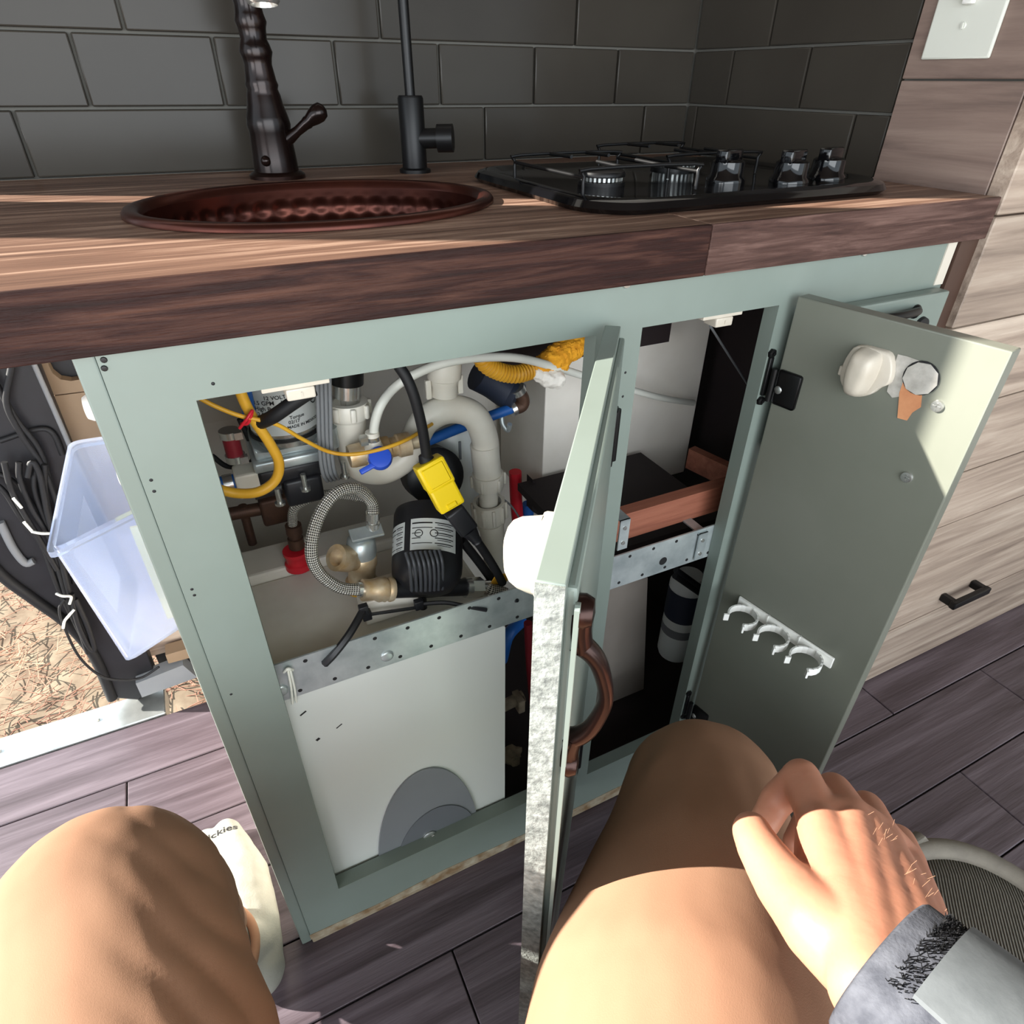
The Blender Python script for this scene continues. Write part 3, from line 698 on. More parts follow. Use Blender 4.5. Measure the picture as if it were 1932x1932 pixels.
# steel strap across both openings
ST = thing('steel_strap', 'galvanised perforated steel strap screwed across the cabinet behind the face frame', 'metal strap', (.32,.013,.49))
b = B(); b.box((.004,.0195,.4645), (.655,.0215,.5175)); obj('strap', b, M['galv'], ST)
b = B()
for k in range(17):
    x = .032+k*.0365
    for zz, dx in ((.5105,.012),(.4715,0)): b.lathe([(.0024,.0),(.0022,.0003),(0,.0003)], (x+dx,.0195,zz), (x+dx,-1,zz), 10)
p = (.538,.0195,.4835); b.lathe([(.0062,0),(.006,.0004),(0,.0004)], p, (p[0],-1,p[2]), 18)
tag(obj('hole', b, M['ink'], ST), kind='stuff')
for p in ((0.1635,0.0195,0.4798), (0.0507,0.0195,0.4812)):
    b = B(); b.lathe([(.0075,0),(.007,.002),(.005,.003),(0,.0032)], p, (p[0],-1,p[2]), 20); obj('rivet', b, M['galv'], ST)
for p in ((0.4641,0.016,0.5527), (0.5961,0.016,0.4919)):
    p = V(p); b = B(); b.box((p.x-.007,.0145,p.z-.022), (p.x+.007,.0165,p.z+.022)); b.box((p.x-.007,.0145,p.z+.020), (p.x+.007,.05,p.z+.022)); br = obj('bracket', b, M['galv'], ST)
    for dz in (-.012,.010):
        b = B(); b.lathe([(.003,0),(.0025,.0012),(0,.0014)], (p.x,.0145,p.z+dz), (p.x,-1,p.z+dz), 10); obj('screw', b, M['steel'], br)
# string tied over the strap
b = B(); b.tube([(0.0583,0.017,0.5072),(0.0625,0.014,0.5128),(0.0665,0.017,0.5063)], .0016, 8); b.tube([(0.0622,0.0135,0.5119),(0.061,0.0135,0.488),(0.0579,0.015,0.4607)], .0013, 8); b.tube([(0.0646,0.0135,0.5107),(0.0637,0.0135,0.4825),(0.0618,0.015,0.4612)], .0012, 8)
tag(obj('string', b, M['hoseW'], None, (.05,.014,.5)), 'short cream string tied over the left end of the steel strap', 'string')
# ---------------------------------------------------------------- small black circulation pump lying on the heater
PU = thing('circulation_pump', 'round black pump with white label and cooling fins on top of the heater', 'pump', (0.2459,0.1066,0.478))
pf, pb = V((0.2375,0.085,0.5292)), V((0.2574,0.13,0.561))
ax = (pf-pb).normalized()
b = B(); R0p = .0415
b.lathe([(0,-.012),(R0p*.96,-.012),(R0p,-.006),(R0p,.055),(R0p*.98,.066),(R0p*.9,.076),(R0p*.7,.085),(R0p*.4,.090),(0,.091)], pb, pf, 40); obj('motor_housing', b, M['black'], PU)
e1 = V((1,0,0)); e1 = (e1-ax*e1.dot(ax)).normalized(); e2 = e1.cross(ax)
if e2.z < 0: e2 = -e2
def pump_pt(u, v, r=R0p+.0005):
    """u around the housing (metres from the top), v along the axis"""
    t = u/R0p; return pb+ax*v+(e2*math.cos(t)+e1*math.sin(t))*r
for u0, u1, v0, v1 in ((-.026,.030,.012,.050),(-.062,-.034,.014,.048)):
    b = B(); b.grid([[pump_pt(u0+(u1-u0)*i/14, v0+(v1-v0)*j/3) for i in range(15)] for j in range(4)])
    lb = obj('label', b, M['label'], PU)
    b = B()
    def bar(ua, ub, v, h):
        b.grid([[pump_pt(ua+(ub-ua)*i/6, v+h*j, R0p+.0008) for i in range(7)] for j in range(2)])
    for k in range(5):
        w = (u1-u0); v = v0+.005+k*.0062
        bar(u0+.002, u0+w*(.22 if k in (2,3) else .45), v, .0009 if k else .0016); bar(u0+w*.5, u0+w*.92, v, .0011); bar(u0+w*.55, u0+w*.86, v+.0025, .0007)
    if u1-u0 > .05:
        for uc in (-.016,.001):
            for q in range(14):
                a, a2 = 2*math.pi*q/14, 2*math.pi*(q+1)/14
                f = [pump_pt(uc+r*math.cos(t), .0305+r*math.sin(t), R0p+.001) for r, t in ((.0048,a),(.0048,a2),(.0038,a2),(.0038,a))]
                b.bm.faces.new([b.bm.verts.new(x) for x in f])
    obj('print', b, M['ink'], lb)
b = B()
fa, fb = V((0.2069,0.05,0.5817)), V((0.2445,0.05,0.5727)); ga, gb = V((0.2071,0.052,0.533)), V((0.243,0.052,0.5218))
for k in range(8):
    p, q = fa.lerp(fb, k/7), ga.lerp(gb, k/7); bow = V((0,-.006,.001))*(1-((k-3.5)/5)**2)
    b = B(); b.tube([p+V((0,.008,0)), p.lerp(q,.2)+bow*.6, p.lerp(q,.55)+bow, q+bow*.6], .0021, 8, 4); obj('cooling_fin', b, M['fin'], PU)
q0, q1 = V((0.1881,0.075,0.5229)), V((0.2805,0.075,0.4915))
b = B(); b.cyl(q0, q1, .0105, n=20); b.sph((q0+q1)/2+V((0,.01,.008)), .026, (1.1,1,.7)); obj('pump_head', b, M['black'], PU)
b = B(); p = V((0.2238,0.07,0.4969)); b.cyl(p+V((0,0,.01)), p-V((0,0,.012)), .005, n=14); obj('drain_plug', b, M['black'], PU)
u_ = (q1-q0).normalized()
b = B(); b.cyl(q1-u_*.001, q1+u_*.006, .0125, n=24); b.cyl(q1+u_*.006, q1+u_*.022, .0125, n=6); b.cyl(q1+u_*.022, q1+u_*.034, .008, n=16); obj('union_nut', b, M['steel'], PU)
b = B(); b.lathe([(0,0),(.0135,0),(.0145,.004),(.013,.007),(.0145,.010),(.0135,.013),(.0145,.017),(.012,.022),(.0125,.036),(0,.036)], q0+u_*.004, q0-u_*.05, 20); obj('brass_union', b, M['brass'], PU)
b = B(); b.box(tuple(V((0.1556,0.06,0.5175))), tuple(V((0.2273,0.1,0.4833))), .002); bmesh.ops.translate(b.bm, verts=b.bm.verts, vec=(0,.01,0)); obj('foot_plate', b, M['beige'], PU)
# braided hoses
def hose(name, label, pts, r, cat='hose', mat='braid', n=14, group=None, ends=()):
    t = thing(name, label, cat, pts[0], group or 'braided hoses under the sink')
    b = B(); b.tube(pts, r, n, 8); obj('hose', b, M[mat], t)
    for p, q, rr, m in ends:
        b = B(); b.lathe([(0,0),(rr,0),(rr,.42),(rr*.8,.44),(rr*.8,.6),(rr*1.02,.62),(rr*1.02,1),(0,1)], p, q, 12, unit=True); obj('ferrule', b, M[m], t)
    return t
hose('braided_hose', 'large braided steel hose looping left of the brass valve', [(0.1925,0.13,0.5902),(0.1933,0.135,0.6059),(0.178,0.13,0.63),(0.153,0.12,0.6356),(0.1293,0.105,0.6202),(0.1146,0.09,0.5932),(0.1174,0.085,0.5657),(0.1345,0.08,0.5422),(0.1571,0.076,0.533)], .0068,
     ends=(((0.1895,0.13,0.5702),(0.1924,0.13,0.5947),.008,'steel'), ((0.1709,0.075,0.5294),(0.1536,0.076,0.5343),.0085,'steel')))
hose('braided_hose', 'thin braided steel hose arching behind the large one to the red heater outlet', [(0.1088,0.215,0.5236),(0.1106,0.215,0.5516),(0.1164,0.212,0.5729),(0.136,0.21,0.5824),(0.1616,0.21,0.5815),(0.1886,0.21,0.571),(0.2091,0.21,0.5605)], .0058,
     ends=(((0.109,0.215,0.5135),(0.1105,0.215,0.5476),.0098,'dbrass'),))
hose('braided_hose', 'short braided steel hose right of the pump beside the steel strap', [tuple(q1+u_*.03),(0.3115,0.07,0.4803),(0.3279,0.066,0.472),(0.3339,0.06,0.4656)], .0075)
rr_ = V((0.1071,0.215,0.5031))
RG = thing('red_outlet_ring', 'red plastic collar on the heater outlet under the thin braided hose', 'pipe collar', rr_)
b = B(); b.lathe([(0,-.02),(.017,-.02),(.017,-.012),(.0145,-.010),(.0145,.0),(.0165,.002),(.0165,.007),(0,.007)], rr_, rr_+V((0,0,1)), 24); obj('collar', b, M['red'], RG)
# brass relief valve with steel lever
RV = thing('relief_valve', 'corroded brass pressure relief valve with a flat steel lever', 'valve', (0.1673,0.13,0.4935))
v0, v1 = V((0.1676,0.13,0.4959)), V((0.1753,0.13,0.567))
b = B(); b.lathe([(0,-.02),(.012,-.02),(.0195,.0),(.0195,.08),(.016,.12),(.0165,.4),(.0185,.45),(.018,.62),(.0165,.64),(0,.64)], v0, v1, 28, unit=True)
b.lathe([(0,0),(.0135,0),(.0135,.5),(.0155,.55),(.0155,1),(.010,1),(.010,.7),(0,.7)], (v0+v1)/2, V((0.1413,0.115,0.5564)), 22, unit=True); obj('valve_body', b, M['brass'], RV)
b = B(); b.lathe([(0,.62),(.0175,.62),(.018,.7),(.016,.92),(.010,.98),(0,1)], v0, v1, 26, unit=True); obj('valve_cap', b, M['galv'], RV)
a_, c_ = V((0.1619,0.125,0.573)), V((0.2002,0.125,0.5716)); dd = (c_-a_)
b = B(); b.obox((a_+c_)/2, dd, (0,1,.5), dd.cross(V((0,1,.5))), (dd.length/2, .0085, .002), .0015); obj('lever', b, M['galv'], RV)
b = B(); b.lathe([(.012,0),(.021,.001),(.021,.004),(.012,.005)], v0-V((0,0,.004)), v0+V((0,0,1)), 24); obj('gasket', b, M['yhose'], RV)
# ---------------------------------------------------------------- upright water pump, upper left
WP = thing('water_pump', 'upright water pressure pump with silver printed motor label, upper left of the cabinet', 'pump', (0.1101,0.22,0.5684))
m0, m1 = V((0.1267,0.22,0.6715)), V((0.1373,0.22,0.753)); m1 = V((m0.x, m0.y, m1.z)); rm = .0375
b = B(); b.lathe([(0,-.01),(rm*.93,-.01),(rm*.93,.0),(rm,.002),(rm,.09),(0,.09)], m0, m1, 40); obj('motor', b, M['steel'], WP)
def mot(u, z, r=rm+.0006): t = u/rm; return V((m0.x+r*math.sin(t), m0.y-r*math.cos(t), z))
b = B(); zb, zt = m0.z+.012, m0.z+.086
b.grid([[mot(-.052+.104*i/20, zb+(zt-zb)*j) for i in range(21)] for j in range(2)]); lb = obj('label', b, M['label'], WP)
b = B()
for txt, u, z, s in (('12 VOLT', -.020,.0475,.0060), ('3.5 GPM   11.3 L', -.033,.0415,.0066), ('High Pressure', -.032,.0350,.0066), ('2 902-05', -.030,.0285,.0062), ('Torque', .002,.0230,.0054), ('02/17', .000,.0178,.0054), ('MADE IN MEXICO', -.002,.0125,.0048)):
    lettering(b, txt, s, lambda x, y, u=u, z=z: mot(u+x, zb+z-.005+y, rm+.0011), bold=.0001)
lettering(b, 'SP', .009, lambda x, y: mot(.0315+x, zb+.0300+y, rm+.0011), bold=.0003)
for q in range(20):
    a, a2 = 2*math.pi*q/20, 2*math.pi*(q+1)/20
    f = [mot(.038+r*math.cos(t), zb+.0333+r*math.sin(t), rm+.0011) for r, t in ((.0082,a),(.0082,a2),(.0070,a2),(.0070,a))]
    b.bm.faces.new([b.bm.verts.new(x) for x in f])
obj('print', b, M['ink'], lb)
b = B(); b.lathe([(0,.0035),(rm+.0022,.0035),(rm+.0022,.0075),(0,.0075)], m0, m1, 40); obj('band', b, M['blackrub'], WP)
b = B(); g0, g1 = V((0.0856,0.19,0.6579)), V((0.1598,0.19,0.6821))
b.prism([(g0.x,.185,g0.z),(g1.x,.185,g0.z),(g1.x,.185,g0.z+.012),(g1.x-.008,.185,m0.z-.008),(g0.x+.014,.185,m0.z-.008),(g0.x,.185,g0.z+.016)], (0,.07,0), .003)
b.box((g0.x-.004,.178,g0.z-.012), (g1.x+.006,.262,g0.z+.001), .003); b.cyl((g1.x+.010,.19,g0.z-.002), (g1.x+.010,.19,g0.z+.022), .008, n=16); obj('gearbox', b, M['galv'], WP)
b = B(); b.box((g0.x-.002,.182,g0.z-.033), (g1.x+.004,.258,g0.z-.012), .004, 2); b.box((g1.x-.052,.176,g0.z-.062), (g1.x-.010,.24,g0.z-.028), .004, 2)
b.cyl((g0.x-.01,.2,g0.z-.045), (g0.x+.02,.2,g0.z-.045), .009, n=16); obj('pump_head', b, M['black'], WP)
for x, z in ((g0.x+.014,g0.z-.046),(g1.x-.030,g0.z-.035),(g1.x+.016,g0.z-.03)):
    b = B(); b.cyl((x,.175,z-.004), (x,.175,z+.014), .0032, n=10); b.lathe([(0,0),(.006,0),(.006,.003),(0,.004)], (x,.175,z-.004), (x,.175,z-1), 12); obj('bolt', b, M['steel'], WP)
b = B(); q = V((0.0717,0.2,0.631)); b.box((q.x-.012,.185,q.z-.016), (q.x+.016,.215,q.z+.014), .003); obj('inlet_fitting', b, M['pvc'], WP)
b = B(); b.cyl(q-V((.03,0,0)), q-V((.008,0,0)), .0095, n=16); obj('blue_inlet', b, M['blue'], WP)
b = B(); b.cyl(q-V((.024,0,0)), q-V((.014,0,0)), .0105, n=18); obj('clamp', b, M['steel'], WP)
# pipes and valves behind at the left
def pipe(name, label, cat, pts, r, mat, n=14, group=None, res=8, r_fn=None):
    b = B(); b.tube(pts, r, n, res, r_fn=r_fn); return tag(obj(name, b, M[mat] if isinstance(mat, str) else mat, None, pts[0]), label, cat, group or {'blue_pipe': 'blue pipes in the cabinet', 'red_pipe': 'red pipes in the cabinet', 'black_cable': 'black cables in the cabinet', 'grey_wire': 'thin grey wires in the cabinet'}.get(name))
pipe('yellow_hose', 'thick yellow hose looping down in front of the water pump', 'hose', [(0.0849,0.13,0.7872),(0.0853,0.13,0.7639),(0.0902,0.13,0.7358),(0.1003,0.13,0.7049),(0.105,0.13,0.6814),(0.0982,0.13,0.6624),(0.0806,0.13,0.6529),(0.0605,0.135,0.653),(0.0425,0.14,0.6607),(0.0299,0.15,0.6673)], .0052, 'yhose')
pipe('orange_cable', 'thin orange yellow cable running across from upper left to the trap', 'cable', [(0.0481,0.12,0.7679),(0.0628,0.12,0.7547),(0.0807,0.12,0.742),(0.1092,0.12,0.7278),(0.1318,0.13,0.702),(0.157,0.14,0.6765),(0.1796,0.13,0.6729),(0.211,0.128,0.673),(0.2435,0.135,0.6747),(0.284,0.17,0.6688)], .0022, 'yhose', 8)
pipe('blue_pipe', 'short blue pipe entering behind the yellow hose at upper left', 'pipe', [(0.0903,0.18,0.7688),(0.0911,0.18,0.7377),(0.0901,0.18,0.7112)], .0068, 'blue')
pipe('red_wire_tie', 'red wire tie knotted round the yellow hose', 'tie', [(0.0767,0.118,0.7311),(0.085,0.114,0.741),(0.0913,0.118,0.7462),(0.0852,0.12,0.734),(0.0791,0.125,0.7319)], .0016, 'red', 8)
pipe('black_cable', 'thick black cable crossing in front of the silver motor label', 'cable', [(0.1466,0.1,0.7644),(0.1259,0.105,0.7518),(0.1078,0.112,0.7394),(0.0969,0.13,0.7276)], .0068, 'blackrub')
FC = thing('flat_cable', 'grey flat ribbon cable hanging beside the water pump', 'cable', (0.1607,0.15,0.7453))
for k in range(4):
    o_ = k*9
    b = B(); b.tube([V(p)+V((.0042*k,0,0)) for p in ((0.1594,0.15,0.754),(0.1555,0.15,0.7229),(0.1508,0.15,0.687),(0.1485,0.15,0.6618),(0.1493,0.155,0.6422),(0.1545,0.17,0.6237))], .0022, 8); obj('strand', b, M['greyw'], FC)
RHs = thing('red_hose', 'short dark red hose with two steel clamps at the far left', 'hose', (0.0664,0.2,0.6823))
r0, r1 = V((0.0669,0.2,0.6917)), V((0.0668,0.2,0.6574))
b = B(); b.cyl(r0, r1, .0088, n=18); obj('hose', b, M['darkred'], RHs)
for k in (.05,.9):
    c = r0.lerp(r1, k); d = (r1-r0).normalized(); b = B(); b.cyl(c-d*.004, c+d*.004, .0105, n=20); b.obox(c+V((.008,-.008,0)), (1,0,0), (0,1,0), (0,0,1), (.004,.004,.004)); obj('clamp', b, M['steel'], RHs)
pipe('black_tube', 'thin black tube curving behind the red hose', 'tube', [(0.0813,0.24,0.6868),(0.0873,0.24,0.6448),(0.0792,0.24,0.629),(0.0562,0.24,0.6311),(0.0431,0.24,0.6482)], .0032, 'blackrub', 8)
EV = thing('shutoff_valve', 'dull brown brass shutoff valve low behind the yellow hose', 'valve', (0.0993,0.3,0.5274))
e_ = V((0.0993,0.3,0.5274)); b = B(); b.obox(e_, (1,0,0), (0,1,0), (0,0,1), (.02,.016,.02), .004); b.cyl(e_-V((.06,0,-.004)), e_, .009, n=14); b.cyl(e_-V((.04,0,.05)), e_-V((.04,0,-.012)), .006, n=12); obj('valve_body', b, M['dbrass'], EV)
# ---------------------------------------------------------------- white drain trap
DT = thing('drain_trap', 'white plastic sink drain trap with arched pipe and ribbed union nuts', 'drain pipe', (0.2202,0.2,0.5924))
rp = .0158
b = B(); b.cyl((0.2012,0.2,0.7436), (0.1963,0.2,0.7082), .0150, n=24); obj('tailpiece', b, M['steel'], DT)
b = B(); b.cyl((0.2023,0.2,0.7555), (0.198,0.2,0.7244), .0185, n=24); obj('drain_body', b, M['iron'], DT)
t0, t1 = V((0.1956,0.2,0.7031)), V((0.1926,0.2,0.6399))
b = B(); b.lathe([(.015,0),(.0225,0),(.0235,.06),(.0235,.28),(.0205,.32),(.0195,.36),(.0165,.95),(.015,1),(0,1)], t0, t1, 32, unit=True)
dn = (t1-t0).normalized()
for k in range(8):
    a = 2*math.pi*k/8; o1 = dn.orthogonal().normalized(); o2 = dn.cross(o1); d = o1*math.cos(a)+o2*math.sin(a)
    b.obox(t0+dn*.009+d*.0240, d, dn, d.cross(dn), (.003,.008,.003), .001, 1)
obj('slip_nut', b, M['pvc'], DT)
b = B(); b.tube([(0.193,0.2,0.6434),(0.1946,0.2,0.6265),(0.2058,0.2,0.6119),(0.2283,0.2,0.6048),(0.2545,0.2,0.615),(0.2702,0.2,0.6381),(0.2884,0.2,0.6616),(0.3193,0.2,0.6682),(0.3495,0.2,0.6535),(0.3643,0.2,0.6194),(0.3668,0.2,0.5832),(0.3687,0.2,0.5537)], rp*1.12, 28, 8); obj('trap_bend', b, M['pvc'], DT)
b = B(); b.tube([(0.3641,0.2,0.6094),(0.366,0.2,0.5834),(0.3687,0.2,0.5537)], rp*1.2, 28, 5); obj('socket', b, M['pvc'], DT)
def nut(p, q, r, lugs=10):
    p, q = V(p), V(q); d = (q-p).normalized(); b = B()
    b.lathe([(r*.8,0),(r,0),(r*1.02,.12),(r,.9),(r*.96,1),(r*.75,1)], p, q, 32, unit=True); o1 = d.orthogonal().normalized(); o2 = d.cross(o1); L = (q-p).length
    for k in range(lugs):
        a = 2*math.pi*k/lugs; e = o1*math.cos(a)+o2*math.sin(a); b.obox((p+q)/2+e*r*1.02, e, d, e.cross(d), (.0028,L*.42,.0022), .0008, 1)
    obj('union_nut', b, M['pvc'], DT)
nut((0.3681,0.2,0.564), (0.3693,0.2,0.5425), .0215, 6); nut((0.369,0.2,0.5183), (0.3711,0.2,0.487), .0225, 10)
b = B(); b.tube([(0.3686,0.2,0.5495),(0.3689,0.2,0.5147)], .0135, 24); b.tube([(0.3711,0.2,0.4888),(0.3765,0.2,0.438),(0.3813,0.2,0.3755)], .0178, 24); b.cyl((0.371,0.2,0.4833), (0.3718,0.2,0.4757), .0192, n=28); obj('lower_pipe', b, M['pvc'], DT)
b = B(); c0, c1 = V((0.3139,0.205,0.6862)), V((0.3166,0.205,0.7348)); b.lathe([(0,0),(.0165,0),(.0155,.25),(.0170,.33),(.0170,.42),(.0205,.46),(.0210,.85),(.019,.95),(0,.97)], c0, c1, 32, unit=True)
for s in (-1,1): b.obox(c0.lerp(c1,.22)+V((s*.0205,0,0)), (1,0,0), (0,1,0), (0,0,1), (.0035,.003,.012), .001)
obj('vent_cap', b, M['pvc'], DT)
# white hose feeding across the top, valve with blue knob
pipe('white_hose', 'long white hose arching under the top rail and across to the right opening', 'hose', [(0.208,0.15,0.6689),(0.212,0.15,0.6928),(0.2221,0.15,0.7147),(0.2432,0.16,0.7278),(0.2711,0.155,0.7419),(0.3054,0.155,0.7473),(0.3493,0.16,0.7435),(0.3959,0.165,0.7332),(0.4522,0.18,0.7082),(0.5248,0.21,0.6706),(0.6233,0.235,0.6235),(0.7037,0.255,0.5874),(0.7926,0.285,0.5507)], .0052, 'hoseW', 12)
SV = thing('ball_valve', 'small brass valve with bright blue knob above the drain trap', 'valve', (0.2108,0.14,0.6552))
a_, c_ = V((0.1806,0.16,0.6543)), V((0.2696,0.16,0.6557)); b = B()
b.lathe([(0,0),(.013,0),(.014,.05),(.014,.2),(.011,.22),(.011,.34),(.015,.36),(.015,.52),(.012,.54),(.012,.62),(.0145,.64),(.0145,.8),(.0085,.82),(.0085,1),(0,1)], a_, c_, 8, unit=True); obj('valve_body', b, M['brass'], SV)
b = B(); k0 = V((0.2095,0.135,0.6573)); b.lathe([(0,-.002),(.0125,-.002),(.0135,.004),(.012,.009),(.006,.0105),(0,.010)], k0, k0+V((-.1,-.7,.7)), 24); b.obox(k0+V((-.012,-.008,-.002)), (1,0,.35), (0,1,-1), (-.35,1,1), (.014,.002,.003), .001); obj('knob', b, M['bluek'], SV)
b = B(); p = V((0.2078,0.15,0.6623)); b.lathe([(0,0),(.0105,0),(.0105,.5),(.009,.55),(.0075,1),(0,1)], p-V((0,0,.012)), p+V((0,0,.022)), 18, unit=True); obj('hose_barb', b, M['pvc'], SV)
b = B(); b.cyl(p+V((0,0,.012)), p+V((0,0,.017)), .0085, n=18); b.obox(p+V((-.011,-.004,.016)), (1,0,0), (0,1,0), (0,0,1), (.004,.004,.005)); obj('clamp', b, M['steel'], SV)
pipe('blue_pipe', 'bright blue pipe sloping behind the white arch of the trap', 'pipe', [(0.2872,0.235,0.61),(0.348,0.24,0.6194),(0.4313,0.245,0.6303)], .0072, 'blue', 18)
EL = thing('pipe_elbow', 'dark brass elbow with clamp at the right end of the sloping blue pipe', 'pipe elbow', (0.4378,0.245,0.6338))
b = B(); b.tube([(0.4264,0.245,0.6281),(0.4412,0.245,0.6308),(0.4426,0.245,0.6408),(0.4359,0.245,0.6531)], .0095, 14); obj('elbow', b, M['dbrass'], EL)
b = B(); b.cyl((0.4248,0.245,0.6276), (0.4313,0.245,0.6295), .0105, n=18); b.cyl((0.4367,0.245,0.6506), (0.4326,0.245,0.6583), .0112, n=18); obj('clamp', b, M['steel'], EL)
pipe('navy_hose', 'fat dark navy rubber hose behind the trap at upper right', 'hose', [(0.3858,0.27,0.6769),(0.4083,0.268,0.6616),(0.4281,0.262,0.6447),(0.4386,0.25,0.6396)], .022, 'navy', 20)
pipe('hanging_clip', 'small grey steel strap clip hanging right of the trap', 'clip', [(0.4125,0.25,0.6207),(0.4118,0.245,0.6085),(0.4176,0.24,0.5997),(0.4184,0.235,0.6115)], .0035, 'galv', 8)
pipe('corrugated_hose', 'yellow corrugated hose at upper right under the rail', 'hose', [(0.3514,0.18,0.7403),(0.36,0.18,0.726),(0.3787,0.18,0.7136),(0.4003,0.18,0.7072),(0.4249,0.185,0.7068)], .0098, 'yhose', 18, res=40, r_fn=lambda k, u: 1+.16*math.sin(u*2*math.pi/.0045))
b = blob([[((0.4211,0.185,0.7088),.008),((0.4375,0.185,0.7102),.012),((0.4612,0.19,0.7172),.016),((0.4901,0.2,0.7213),.017),((0.5119,0.21,0.7255),.014)], [((0.4439,0.185,0.7022),.008),((0.4697,0.19,0.7046),.010)]], .0022, 3)
for v in b.bm.verts: v.co += v.normal*(.0022*mn.noise(v.co*160)+.0014*mn.noise(v.co*420))
tag(obj('rag', b, M['rag'], None, (0.4615,0.19,0.7116)), 'crumpled yellow cloth stuffed under the top rail', 'cloth')
b = blob([[((0.4276,0.18,0.704),.008),((0.4419,0.178,0.6953),.011),((0.4558,0.178,0.6914),.012)]], .002, 3)
for v in b.bm.verts: v.co += v.normal*.002*mn.noise(v.co*200)
tag(obj('tape_wad', b, M['beige'], None, (0.4441,0.178,0.6963)), 'wad of beige tape below the yellow cloth', 'tape')
# white cylinder and black canister in the middle behind
FL = thing('filter_canister', 'tall pale grey canister standing behind the drain trap', 'canister', (0.3623,0.3,0.4473))
b = B(); f0, f1 = V((0.3631,0.3,0.4216)), V((0.3574,0.3,0.6038)); f1 = V((f0.x-.004,f0.y,f1.z)); b.lathe([(0,0),(.040,0),(.042,.03),(.042,.95),(.034,1),(0,1)], f0, f1, 32, unit=True); obj('canister', b, M['enamel'], FL)
b = B(); b.obox(V((0.3512,0.256,0.5753)), (1,0,0), (0,1,0), (0,0,1), (.0016,.001,.014)); obj('level_mark', b, M['greypl'], FL)
b = B(); c = V((0.3036,0.23,0.5484)); b.lathe([(0,0),(.036,0),(.040,.008),(.040,.045),(.03,.052),(0,.054)], c+V((0,.04,0)), c+V((0,-1,.3)), 36); tag(obj('black_canister', b, M['black'], None, c), 'round black canister half hidden behind the yellow plug', 'canister')
# yellow shock guard plug with cords
YP = thing('shock_guard_plug', 'bright yellow shock guard plug hanging on a black cord', 'plug', (0.2588,0.085,0.6418))
y0, y1 = V((0.2507,0.095,0.6651)), V((0.2683,0.075,0.6125)); yd = (y1-y0).normalized(); ys = V((1,0,.25)); ys = (ys-yd*ys.dot(yd)).normalized(); yn = yd.cross(ys)
if yn.y > 0: yn = -yn
Ly = (y1-y0).length
b = B(); b.obox(y0+yd*Ly*.26, ys, yn, yd, (.0165,.013,Ly*.27), .003, 2); b.obox(y0+yd*Ly*.72, ys, yn, yd, (.0152,.0115,Ly*.27), .003, 2)
b.obox(y0+yd*Ly*.26+yn*.013, ys, yn, yd, (.0125,.0012,Ly*.20), .001, 1); b.obox(y0+yd*Ly*.90+yn*.0118, ys, yn, yd, (.006,.0012,Ly*.05), .001, 1); obj('plug_body', b, M['yellow'], YP)
b = B(); b.lathe([(0,0),(.0085,0),(.0075,.004),(.0058,.008),(0,.008)], y0-yd*.001, y0-yd*1, 20); b.tube([(0.2307,0.1,0.7739),(0.2365,0.095,0.7611),(0.2416,0.092,0.7417),(0.2465,0.092,0.7114),(0.2494,0.094,0.6852),tuple(y0)], .0056, 14); obj('cord', b, M['blackrub'], YP)
BP = thing('cord_plug', 'black plug plugged under the yellow shock guard with its cord running down right', 'plug', y1)
z0_, z1_ = y1+yd*.002, V((0.2911,0.07,0.5685)); zd = (z1_-z0_).normalized(); zs = (ys-zd*ys.dot(zd)).normalized(); zn = zd.cross(zs)
b = B(); b.obox(z0_.lerp(z1_,.36), zs, zn, zd, (.0115,.0095,(z1_-z0_).length*.38), .003, 2); b.lathe([(.011,0),(.006,.75),(.0065,.8),(.005,.85),(.006,.9),(.0045,1),(0,1)], z0_.lerp(z1_,.7), z0_.lerp(z1_,1.25), 16, unit=True); obj('plug_body', b, M['black'], BP)
b = B(); b.tube([tuple(z0_.lerp(z1_,1.2)),(0.3054,0.07,0.5398),(0.3181,0.068,0.5108),(0.3284,0.07,0.4844)], .0054, 12); b.tube([(0.2886,0.1,0.5431),(0.3087,0.095,0.5053),(0.3303,0.09,0.4611)], .0058, 12); obj('cord', b, M['blackrub'], BP)
b = B(); b.obox(V((0.3271,0.072,0.4902)), (1,0,-.35), (0,1,.3), (.35,-.3,1), (.011,.0008,.010), .0004, 1); tag(obj('cord_tag', b, M['yhose'], None, (0.3271,0.072,0.4902)), 'small yellow and white tag hanging on the black cord', 'tag')
# zip ties
def tie(label, pts, w=.0032):
    b = B(); P = [V(p) for p in pts]; b.tube(P, w, 6, 5); b.obox(P[0], (1,0,0), (0,1,0), (0,0,1), (.005,.004,.006), .001); tag(obj('zip_tie', b, M['black'], None, P[0]), label, 'zip tie', 'black zip ties round the pump')
tie('black zip tie running from the brass union down to the steel strap', [(0.1509,0.045,0.5319),(0.1297,0.025,0.5234),(0.1103,0.017,0.5107),(0.0977,0.017,0.5)], .0042)
tie('thin black zip tie from the pump foot to the top of the strap', [(0.2133,0.05,0.5108),(0.2416,0.04,0.5102),(0.2635,0.022,0.5099),(0.2829,0.017,0.5014)], .0024)
tie('short black zip tie at the end of the right braided hose', [(0.3143,0.045,0.4862),(0.3191,0.03,0.4922),(0.3229,0.018,0.4996)], .0026)
tie('flat black zip tie lying along the heater top left of the pump', [(0.1549,0.055,0.514),(0.1834,0.055,0.508),(0.2131,0.055,0.5018)], .002)
